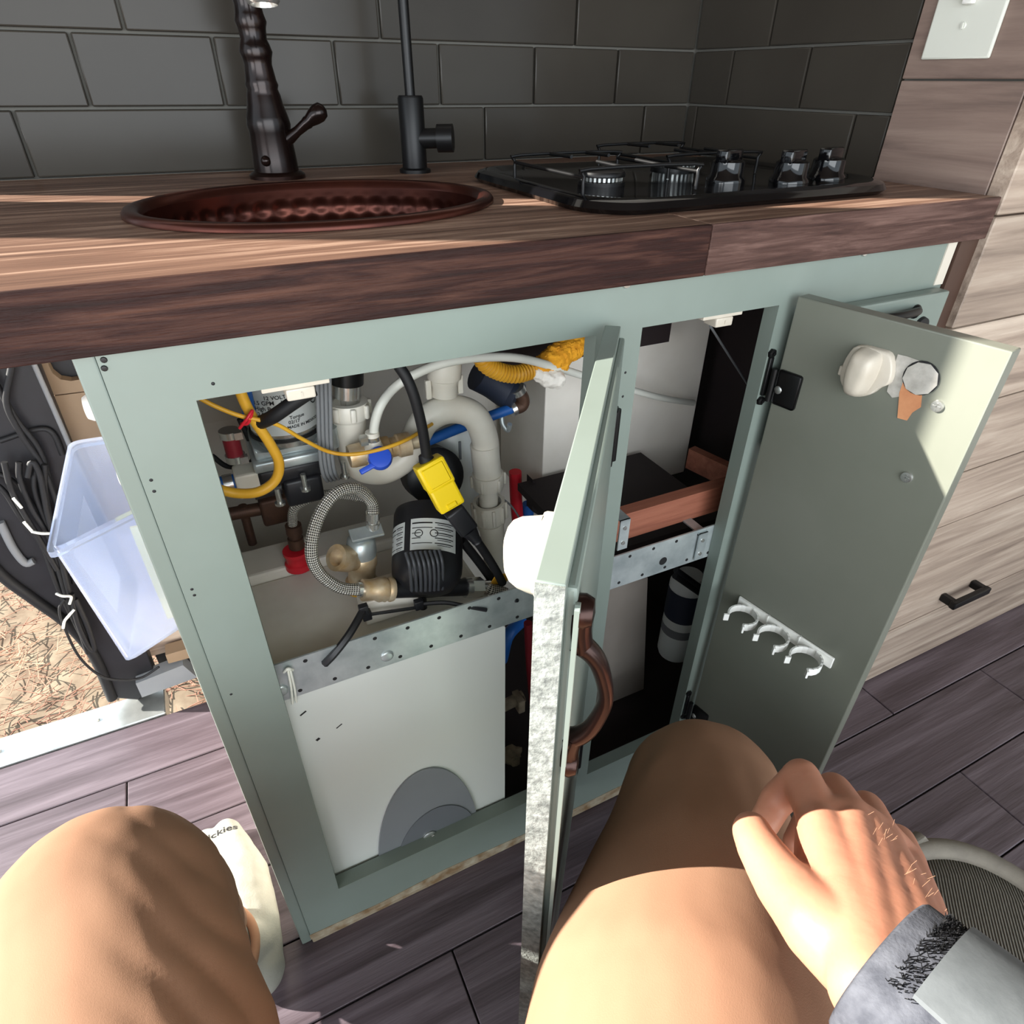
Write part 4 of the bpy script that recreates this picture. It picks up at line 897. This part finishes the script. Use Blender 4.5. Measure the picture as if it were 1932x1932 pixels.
# pipes right of the heater
pipe('red_pipe', 'red water pipe standing behind the drain pipe', 'pipe', [(0.4755,0.33,0.4702),(0.4794,0.33,0.3953),(0.4917,0.33,0.2872)], .0105, 'red', 16)
pipe('blue_pipe', 'short blue pipe stub right of the red pipe', 'pipe', [(0.5019,0.33,0.3999),(0.5001,0.33,0.344),(0.4974,0.33,0.2729)], .0105, 'blue', 16)
pipe('red_pipe', 'red pipe running down between heater and open door', 'pipe', [(0.3935,0.12,0.3456),(0.3997,0.12,0.2468),(0.4174,0.12,0.0512)], .0062, 'darkred', 14)
pipe('blue_pipe', 'dark blue pipe bending down behind the heater edge', 'pipe', [(0.426,0.2,0.2684),(0.3901,0.18,0.2657),(0.3787,0.18,0.2161)], .0105, 'blue', 14)
pipe('grey_wire', 'thin grey wire curving beside the red pipe', 'wire', [(0.4117,0.26,0.4815),(0.4344,0.26,0.4556),(0.4536,0.26,0.4196)], .0016, 'greyw', 8)
FT = thing('brass_fitting', 'dusty white pipe fitting low between heater and door', 'pipe fitting', (0.3849,0.14,0.1553))
p = V((0.3849,0.14,0.1553)); b = B(); b.cyl(p-V((.03,0,.003)), p+V((.015,0,.004)), .010, n=16); b.obox(p+V((.004,-.004,0)), (1,0,0), (0,1,0), (0,0,1), (.006,.014,.014), .002); obj('fitting', b, M['foam'], FT)
for k, (p, r, l) in enumerate((((0.362,0.1,0.0738),.016,'upper lump of dusty foam beside the heater'), ((0.367,0.1,-0.0122),.018,'largest lump of dusty foam near the cabinet floor'), ((0.3603,0.1,-0.0723),.014,'lowest lump of dusty foam by the bottom rail'))):
    b = B(); b.sph(p, r, (1,1,.85), 3)
    for v in b.bm.verts: d = (v.co-V(p)); v.co += d*(.5*mn.noise(v.co*90)+.25*mn.noise(v.co*260))
    tag(obj('foam_lump', b, M['foam'], None, p), l, 'foam', 'foam lumps beside the heater')
# pale box between the two openings, partition board
b = B(); x0 = (0.5099,0.3,0.545)[0]; x1 = (0.815,0.3,0.5796)[0]; b.box((x0,.3,.40), (x1,.46,.80), .002); tag(obj('storage_tank', b, M['beige'], None, (x0,.3,.4)), 'pale beige tank panel behind the middle stile', 'tank')
b = B(); b.prism([(0.4761,0.27,0.4876),(0.5105,0.25,0.4348),(0.5082,0.25,0.4041),(0.4769,0.27,0.4272)], (0,.02,0)); tag(obj('dark_board', b, M['darkin'], None, (0.4913,0.26,0.4445)), 'dark brown board end at the foot of the pale panel', 'board')
b = B(); b.box((.012,.44,.6), (.5,.46,.72)); tag(obj('rear_board', b, M['beige'], None, (.012,.44,.6)), 'beige board across the back of the left opening', 'board')
# ---------------------------------------------------------------- inside, right opening
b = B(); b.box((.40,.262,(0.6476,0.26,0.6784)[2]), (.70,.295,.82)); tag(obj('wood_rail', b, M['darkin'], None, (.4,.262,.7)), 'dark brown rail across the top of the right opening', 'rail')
SH = thing('wood_shelf', 'dark shelf with a reddish plywood front edge in the right opening', 'shelf', (.56,.06,.55))
b = B(); zt = (0.4866,0.05,0.5529)[2]; zb = (0.4893,0.05,0.5122)[2]
b.box((.455,.05,zb), (.69,.068,zt)); obj('front_edge', b, M['ply'], SH)
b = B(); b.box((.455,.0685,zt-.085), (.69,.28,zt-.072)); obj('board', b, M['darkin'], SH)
p0, p1 = V((0.7455,0.22,0.4891)), V((0.7664,0.13,0.4886)); b = B(); d = p1-p0; b.obox((p0+p1)/2, d, (0,0,1), d.cross(V((0,0,1))), (d.length/2,.018,.008)); tag(obj('wood_block', b, M['ply'], None, p0), 'slanting offcut of brown wood at the back of the shelf', 'wood block')
b = B(); b.prism([(0.5651,0.16,0.3221),(0.6432,0.16,0.3106),(0.6821,0.16,-0.0051),(0.5638,0.16,0.011)], (0,.02,0)); tag(obj('white_board', b, M['beige2'], None, (0.6141,0.16,0.1862)), 'pale board standing below the strap in the right opening', 'board')
BT = thing('filter_bottle', 'white plastic bottle with a dark label deep in the right opening', 'bottle', (0.7481,0.16,0.0698))
b0, b1 = V((0.7402,0.16,0.0911)), V((0.7369,0.16,0.2827)); b1 = V((b0.x,b0.y,b1.z)); rb = .033
b = B(); b.lathe([(0,0),(rb*.92,0),(rb,.04),(rb,.9),(rb*.7,1),(0,1)], b0, b1, 28, unit=True); obj('bottle', b, M['enamel'], BT)
b = B(); b.lathe([(rb+.0006,.52),(rb+.0006,.86)], b0, b1, 28, unit=True); obj('dark_label', b, M['navy'], BT)
b = B(); b.lathe([(rb+.0006,.32),(rb+.0006,.42)], b0, b1, 28, unit=True); obj('grey_label', b, M['greyw'], BT)
for k, (dx, lab) in enumerate(((0,'upper black cable sagging behind the steel strap at right'),(14,'lower black cable sagging behind the steel strap at right'))):
    q = V((0,0,-.012*k)); pipe('black_cable', lab, 'cable', [V(p)+q for p in ((0.6435,0.1,0.3721),(0.6896,0.1,0.3279),(0.7398,0.1,0.2799))], .0048, 'blackrub', 10)
pipe('grey_wire', 'thin wire slanting down from the catch in the right opening', 'wire', [(0.6219,0.1,0.7603),(0.6826,0.12,0.7075),(0.7651,0.14,0.6321)], .0016, 'greyw', 8)
# ---------------------------------------------------------------- clear bin hanging on the end of the cabinet
BN = thing('plastic_bin', 'clear bluish plastic bin hanging on the left end of the cabinet', 'bin', (-0.1464,0.358,0.39))
top = [V((-0.1369,0.2151,0.585)), V((-0.0464,0.261,0.585)), V((-0.0484,0.4811,0.585)), V((-0.1333,0.4912,0.585))]
top[1].x = -.016; top[1].y = top[0].y+.075; top[2].x = -.016
bl = V((-0.1234,0.2307,0.388)); bot = [bl, V((-.022, bl.y+.06, .388)), V((-.022, top[2].y-.05, .388)), V((bl.x+.012, top[3].y-.06, .388))]
def rloop(P, r, n=5, ins=0.0, dz=0.0):
    c = sum(P, V((0,0,0)))/4; P = [p+(c-p).normalized()*ins*1.41 for p in P]; out = []
    for k in range(4):
        p, a, d = P[k], P[k-1], P[(k+1) % 4]
        s, e = p+(a-p).normalized()*r, p+(d-p).normalized()*r
        for q in range(n+1):
            t = q/n; x = s*(1-t)**2+p*2*t*(1-t)+e*t*t; x = x+V((0,0,dz)); out.append(x)
    return out
b = B()
loops = [rloop(bot,.02,5,.004), rloop(bot,.02,5,0,.004), rloop(top,.018,5,.003,-.008), rloop(top,.018,5,-.004,-.007), rloop(top,.018,5,-.004,0), rloop(top,.018,5,.004,0), rloop(bot,.02,5,.004,.006)]
rw = [[b.bm.verts.new(p) for p in l] for l in loops]
for a, c in zip(rw, rw[1:]):
    for k in range(len(a)): k2 = (k+1) % len(a); b.bm.faces.new((a[k], a[k2], c[k2], c[k]))
b.bm.faces.new(rw[0][::-1]); b.bm.faces.new(rw[-1])
obj('bin_shell', b, M['clear'], BN, sharp=50)
b = B(); c0 = bot[1]+V((-.02,.012,.004)); b.box((c0.x-.03,c0.y,c0.z+.004), (c0.x+.012,c0.y+.004,c0.z+.15)); tag(obj('yellow_card', b, M['card'], None, c0), 'pale yellow card standing inside the clear bin', 'card')
# white hook and clips by the cabinet end
for k, (p, r, l) in enumerate((((-0.023,0.12,0.7936),.011,'small white clip at the top left end of the cabinet'), ((-0.0343,0.14,0.7654),.012,'white hook with stem below the small clip at the cabinet end'), ((-0.0396,0.2,0.6656),.012,'round white button seen through the clear bin'))):
    p = V(p); b = B(); q = V((-.0115, p.y, p.z))
    b.lathe([(0,0),(r*.7,0),(r*.75,.3),(r,.5),(r,.9),(r*.8,1),(0,1)], (-.0,q.y,q.z), p+V((-.006,0,0)), 20, unit=True)
    if k == 1: b.tube([p, p+V((.008,-.01,-.02)), p+V((.012,-.012,-.045))], .005, 10)
    tag(obj('white_hook', b, M['white'], None, q), l, 'hook', 'white hooks at the cabinet end')
# black cables tied in a bundle on the pillar
CBn = thing('cable_bundle', 'bundle of loose black cables tied with white twist ties on the door pillar', 'cables', (-0.2392,0.55,0.4306))
CAB = [
 [(-0.2011,0.556,0.6771),(-0.1969,0.556,0.6061),(-0.1868,0.556,0.5531),(-0.1944,0.556,0.482),(-0.2026,0.556,0.4051),(-0.2217,0.556,0.3137)],
 [(-0.174,0.552,0.6815),(-0.1981,0.552,0.6321),(-0.1983,0.552,0.5833),(-0.1913,0.552,0.5296),(-0.196,0.552,0.4559),(-0.2105,0.552,0.3241)],
 [(-0.2549,0.556,0.5345),(-0.236,0.556,0.5163),(-0.2254,0.556,0.4716),(-0.2221,0.556,0.4112),(-0.2317,0.556,0.3287),(-0.2424,0.556,0.2265)],
 [(-0.2576,0.55,0.5252),(-0.2477,0.55,0.5),(-0.2437,0.55,0.4468),(-0.2363,0.55,0.3992),(-0.2433,0.55,0.3151),(-0.2444,0.55,0.1948)],
 [(-0.2139,0.546,0.5453),(-0.2224,0.546,0.5182),(-0.2256,0.546,0.4681),(-0.2224,0.546,0.4077),(-0.2335,0.546,0.3258),(-0.2427,0.546,0.2477)],
 [(-0.2114,0.542,0.522),(-0.1986,0.542,0.5437),(-0.1969,0.542,0.5183),(-0.2108,0.542,0.4468),(-0.2206,0.542,0.368),(-0.2311,0.542,0.2939),(-0.2379,0.542,0.1838)],
 [(-0.1987,0.55,0.5307),(-0.2125,0.55,0.4951),(-0.2186,0.55,0.4342),(-0.232,0.55,0.3444),(-0.2416,0.55,0.2798)],
 [(-0.1867,0.548,0.5341),(-0.2026,0.548,0.4841),(-0.2135,0.548,0.4239),(-0.2242,0.548,0.3541),(-0.2377,0.548,0.268),(-0.2476,0.548,0.1695)],
 [(-0.2294,0.543,0.5507),(-0.2366,0.543,0.5101),(-0.2369,0.543,0.4731),(-0.2341,0.543,0.4236),(-0.2309,0.543,0.3547)],
 [(-0.2377,0.535,0.3021),(-0.2511,0.535,0.2843),(-0.2568,0.535,0.245),(-0.2576,0.535,0.1761),(-0.2424,0.535,0.1218),(-0.2145,0.535,0.0969),(-0.1854,0.535,0.0895),(-0.1535,0.535,0.1025)],
 [(-0.226,0.536,0.3082),(-0.2363,0.536,0.2537),(-0.2388,0.536,0.195),(-0.2326,0.536,0.1845),(-0.2261,0.536,0.2372),(-0.2247,0.536,0.2962)]]
for P in CAB:
    b = B(); b.tube(P, .0042 if P is not CAB[9] else .0022, 8, 6); obj('cable', b, M['blackrub'], CBn)
for p, q in (((-0.236,0.536,0.4357),(-0.2127,0.536,0.4235)), ((-0.2433,0.53,0.3196),(-0.227,0.53,0.3065)), ((-0.2311,0.53,0.2804),(-0.2506,0.53,0.2624))):
    p, q = V(p), V(q); b = B(); b.tube([p, (p+q)/2+V((0,-.006,.003)), q, q+V((-.006,-.002,-.012))], .0022, 8); obj('twist_tie', b, M['hoseW'], CBn)
for p in ((-0.2374,0.535,0.4966), (-0.2392,0.535,0.4549)):
    p = V(p); b = B(); b.cyl(p, p+V((.004,0,-.018)), .0022, n=10); obj('connector', b, M['hoseW'], CBn)
# ---------------------------------------------------------------- corduroy seat cushion
m, nt, bs_ = _mat('corduroy')
mp = _coord(nt, (1,1,1), False); mp.inputs['Rotation'].default_value = (0,0,math.radians(-41))
wv = nt.nodes.new('ShaderNodeTexWave'); wv.bands_direction = 'Y'; wv.inputs['Scale'].default_value = 125; wv.inputs['Distortion'].default_value = .25
wv.inputs['Detail'].default_value = 1; nt.links.new(mp.outputs[0], wv.inputs['Vector'])
r = _ramp(nt, wv.outputs['Fac'], [(.15,(82,78,71)),(.7,(140,134,122))]); nz = _noise(nt, _coord(nt), 260, 3)
mx = nt.nodes.new('ShaderNodeMix'); mx.data_type = 'RGBA'; mx.blend_type = 'MULTIPLY'; mx.inputs[0].default_value = .45
nt.links.new(r.outputs[0], mx.inputs[6]); nt.links.new(nz.outputs[0], mx.inputs[7]); nt.links.new(mx.outputs[2], bs_.inputs['Base Color'])
bs_.inputs['Roughness'].default_value = .95; bs_.inputs['Specular IOR Level'].default_value = .15; _bump(nt, bs_, wv.outputs['Fac'], .8, .003); M['cord'] = m
ST_ = thing('seat', 'grey corduroy seat cushion with padded piping beside the right hand', 'seat', (.2,-.66,0))
apex, e_l, e_r, L1, L2 = V((.652,-.350,0)), V((-1,0,0)), V((0,-1,0)), .90, .62
P4 = [apex, apex+e_l*L1, apex+e_l*L1+e_r*L2, apex+e_r*L2]
sq = rloop(P4, .11, 10)
def ring(ins, z): return [V((p.x,p.y,z)) for p in rloop(P4, .11, 10, ins)]
b = B(); rw = [[b.bm.verts.new(p) for p in ring(i, z)] for i, z in ((.004,.27),(-.004,.29),(-.006,.33),(.0,.365),(.012,.380),(.03,.388),(.08,.395),(.16,.398))]
for a, c in zip(rw, rw[1:]):
    for k in range(len(a)): k2 = (k+1) % len(a); b.bm.faces.new((a[k], a[k2], c[k2], c[k]))
b.bm.faces.new(rw[0][::-1]); b.bm.faces.new(rw[-1]); obj('cushion', b, M['cord'], ST_, sharp=70)
b = B(); b.tube(ring(.008,.380), .0105, 12, 3, closed=True); obj('piping', b, M['piping'], ST_)
b = B(); b.lathe([(0,0),(.16,0),(.15,.02),(.06,.03),(.06,.24),(.16,.25),(.16,.2695),(0,.2695)], (.25,-.68,0), (.25,-.68,1), 32); obj('pedestal', b, M['black'], ST_)
# ---------------------------------------------------------------- the seated person: forearm and hand, trousers, sock, sleeve
W1, W2 = V((0.2611,-0.4504,0.678)), V((0.2908,-0.455,0.67))
EB = V((.315,-.74,.70))
h2, h3, h4, h5 = V((0.3292,-0.3713,0.638)), V((0.3466,-0.3791,0.637)), V((0.3589,-0.3917,0.63)), V((0.367,-0.4074,0.62))
chains = [
 [(EB,.030), ((W1+W2)/2+(EB-(W1+W2)/2)*.35,.027), ((W1+W2)/2+(EB-(W1+W2)/2)*.1,.025)],
 [((W1+W2)/2+V((0,-.03,0)),.025),(W1,.0205),(h2,.0128)], [(W1,.0205),(h3,.0130)], [((W1+W2)/2+V((0,-.03,0)),.025),(W2,.0190),(h4,.0125)], [(W2,.0190),(h5,.0118)], [((W1+W2)/2,.020),((h3+h4)/2,.0132)],
 [(h2,.0128),(h3,.013),(h4,.0125),(h5,.0118)], [(W1.lerp(h2,.5)-V((0,0,.012)),.015),(W2.lerp(h5,.5)-V((0,0,.012)),.014)],
 # thumb
 [(W1.lerp(h2,.12)-V((0,0,.004)),.020),((0.2684,-0.4176,0.662),.0185),((0.2743,-0.3927,0.65),.0152),((0.282,-0.3697,0.641),.0125),((0.2884,-0.3586,0.636),.0112)],
 [((0.2708,-0.4169,0.658),.016),((0.3018,-0.3941,0.638),.0125),(h2-V((0,0,.008)),.011)],
 # index finger, bent at the middle joint
 [(h2,.0128),((0.3446,-0.345,0.633),.0122)], [((0.3446,-0.345,0.633),.0122),((0.3324,-0.3425,0.613),.0105),((0.3188,-0.3474,0.602),.0095),((0.3138,-0.35,0.598),.0085)],
 # middle, ring and little fingers curl under the palm
 [(h3,.0130),((0.366,-0.3562,0.62),.0118)], [((0.366,-0.3562,0.62),.0118),((0.3573,-0.3552,0.592),.0105),((0.3404,-0.3616,0.586),.0095)],
 [(h4,.0125),((0.3831,-0.3713,0.61),.0112)], [((0.3831,-0.3713,0.61),.0112),((0.3712,-0.3727,0.583),.010),((0.3535,-0.3761,0.58),.009)],
 [(h5,.0118),((0.3898,-0.3933,0.602),.0100)], [((0.3898,-0.3933,0.602),.0100),((0.3761,-0.3947,0.58),.009),((0.3612,-0.3975,0.578),.008)],
]
b = blob(chains, .0017, 7)
for v in b.bm.verts: v.co += v.normal*(.0004*mn.noise(v.co*70)+.00012*mn.noise(v.co*500))
PE = obj('person', b, M['skin'], None, (.12,-.62,0), sharp=180)
tag(PE, 'seated person in tan trousers and white sock, right hand closed on the right thigh', 'person')
from mathutils.bvhtree import BVHTree
hb = bmesh.new(); hb.from_mesh(PE.data); tree = BVHTree.FromBMesh(hb); hb.free()
# pale hairs on the outer side of the hand
b = B(); off = V((.12,-.62,0)); a0, a1 = V((0.352,-0.3904,0.642)), V((0.3162,-0.4525,0.662))
for k in range(26):
    t = random.random(); p = a0.lerp(a1, t)+V((random.uniform(-.012,.016),random.uniform(-.006,.006),.03))-off
    hit = tree.ray_cast(p, V((-.25,0,-1)).normalized())
    if hit[0] is None: continue
    q = hit[0]+off; d = (hit[1]*.5+V((.5,random.uniform(-.3,.5),random.uniform(-.1,.3)))).normalized()*random.uniform(.003,.006)
    b.tube([q-d*.1, q+d], .00007, 3, 2)
tag(obj('arm_hair', b, M['hair'], PE), 'fine pale hairs along the side of the hand', kind='stuff')
# trousers
b = blob([[((.07,-.62,.53),.112),((.230,-.402,.508),.100),((.362,-.268,.482),.069),((.385,-.29,.30),.064),((.40,-.32,.12),.066)],
          [((-.03,-.62,.515),.105),((-.075,-.36,.488),.092),((-.098,-.165,.500),.0800),((-.112,-.085,.33),.076),((-.125,-.01,.15),.066)],
          [((.07,-.62,.53),.112),((-.03,-.62,.515),.105)], [((.05,-.66,.53),.11),((.05,-.70,.62),.11)]], .0045, 10)
kn, an = V((-.098,-.165,.5)), V((-.125,-.01,.15)); sh = (an-kn).normalized(); rk = V((.362,-.268,.482)); rh = V((.230,-.402,.508)); th = (rk-rh).normalized()
for v in b.bm.verts:
    p = v.co
    if p.x < .05:
        s = (p-kn).dot(sh); w = max(0, min(1, (s+.02)/.10)); q = p-sh*s*.82
        w = max(0, min(1, v.normal.x*2.0-.05))*max(0, min(1, (.60-p.z)/.05))*max(0, min(1, (p.y+.42)/.12))
        c_ = .82*p.x+.56*p.y+.10*p.z+.010*mn.noise(p*15)
        fold = abs(math.sin(math.pi*c_/.021))**.85
        v.co += v.normal*(w*(.0062*(fold-.6)*(.5+.8*mn.noise(p*8+V((4,0,2))))+.0015*mn.noise(p*36))+.0018*mn.noise(p*16))
    else:
        s = (p-rk).dot(th); w = max(0, 1-abs(s+.03)/.10); q = p-th*s*.7
        v.co += v.normal*(.004*w*mn.noise(q*42+V((7,2,1)))+.002*mn.noise(p*16))
TR = obj('trousers', b, M['trouser'], PE, sharp=180)
b = B(); hc = V((-.125,-.01,.15)); b.tube([hc+V((.067*math.cos(a),.067*math.sin(a),-.048)) for a in (2*math.pi*k/20 for k in range(20))], .006, 8, 3, closed=True); obj('hem', b, M['trouser'], TR)
# white sock with printed word
b = blob([[((-0.0698,-0.0194,0.036),.034),((-0.0672,0.0363,0.045),.036),((-0.0741,0.1084,0.04),.0385),((-0.083,0.1612,0.03),.031),((-0.088,0.2034,0.022),.0215)],
          [((-0.0741,0.1084,0.04),.0385),((-0.1077,0.1673,0.028),.029),((-0.1195,0.2031,0.02),.020)], [((-0.0712,0.0061,0.045),.036),((-.118,-.01,.11),.042),((-.122,-.012,.22),.045)]], .0035, 6)
for v in b.bm.verts: v.co += v.normal*.0012*mn.noise(v.co*60)
for v in b.bm.verts: v.co.z = max(v.co.z, .0012)
tree2 = BVHTree.FromBMesh(b.bm)
SO = obj('sock', b, M['sock'], PE, sharp=180)
b = B(); o0, o1 = V((-0.1256,0.1835,0.05)), V((-0.068,0.1865,0.05)); ux = (o1-o0); ln = ux.length; ux.normalize(); uy = V((-ux.y,ux.x,0))
vs, fs = text_faces('Dickies', 1.0, 0, .012); wd = max(v[0] for v in vs); k_ = ln/wd
def on_sock(x, y):
    p = o0+ux*x*k_+uy*y*k_; h = tree2.ray_cast(V((p.x,p.y,.4)), V((0,0,-1)))
    return (h[0]+V((0,0,.0006))) if h[0] is not None else V((p.x,p.y,.03))
bv = [b.bm.verts.new(on_sock(x, y)) for x, y in vs]
for f in fs:
    try: b.bm.faces.new([bv[i] for i in f])
    except ValueError: pass
obj('lettering', b, M['ink'], SO)
# grey sleeve cuff with its tab
wc = (W1+W2)/2; ed = (EB-wc).normalized(); c0 = wc-ed*.010
sx = (W2-W1); sx = (sx-ed*sx.dot(ed)).normalized(); sy = sx.cross(ed)
if sy.z < 0: sy = -sy
b = B(); n = 40
def srow(s, rx, ry): return [c0+ed*s+sx*rx*math.cos(2*math.pi*k/n)+sy*ry*math.sin(2*math.pi*k/n) for k in range(n+1)]
b.grid([srow(.02,.036,.026),srow(.0015,.0375,.0275),srow(0,.039,.029),srow(.0015,.0405,.0305),srow(.03,.0425,.033),srow(.08,.046,.038),srow(.16,.052,.046),srow(.28,.06,.055)])
bmesh.ops.remove_doubles(b.bm, verts=b.bm.verts, dist=1e-6)
for v in b.bm.verts: v.co += (v.co-c0).normalized()*.0012*mn.noise(v.co*90)
SL = obj('sleeve', b, M['sleeve'], PE, sharp=180)
b = B(); rows_ = []
for j in range(9):
    s = .018+.06*j/8; rx, ry = .0416+.05*(s-.01)*.9, .0318+.08*(s-.01)
    rows_.append([c0+ed*s+sx*(rx+.0016)*math.cos(a)+sy*(ry+.0016)*math.sin(a) for a in (math.radians(40+95*k/10) for k in range(11))])
b.grid(rows_); r_ = bmesh.ops.extrude_face_region(b.bm, geom=list(b.bm.faces)); bmesh.ops.translate(b.bm, verts=[g for g in r_['geom'] if isinstance(g, bmesh.types.BMVert)], vec=sy*.0022)
obj('cuff_tab', b, M['velcro'], SL)
b = B()
for k in range(420):
    a = math.radians(random.uniform(42,138)); s = random.uniform(.009,.019); rx, ry = .0412, .0312
    p = c0+ed*s+sx*rx*math.cos(a)+sy*ry*math.sin(a); d = (sx*math.cos(a)+sy*math.sin(a)+ed*random.uniform(-.6,.6)+sx*random.uniform(-.5,.5)).normalized()*random.uniform(.0012,.003)
    b.tube([p-d*.2, p+d], .00025, 3, 2)
tag(obj('hook_fluff', b, M['ink'], SL), 'dark fuzzy strip along the tab', kind='stuff')
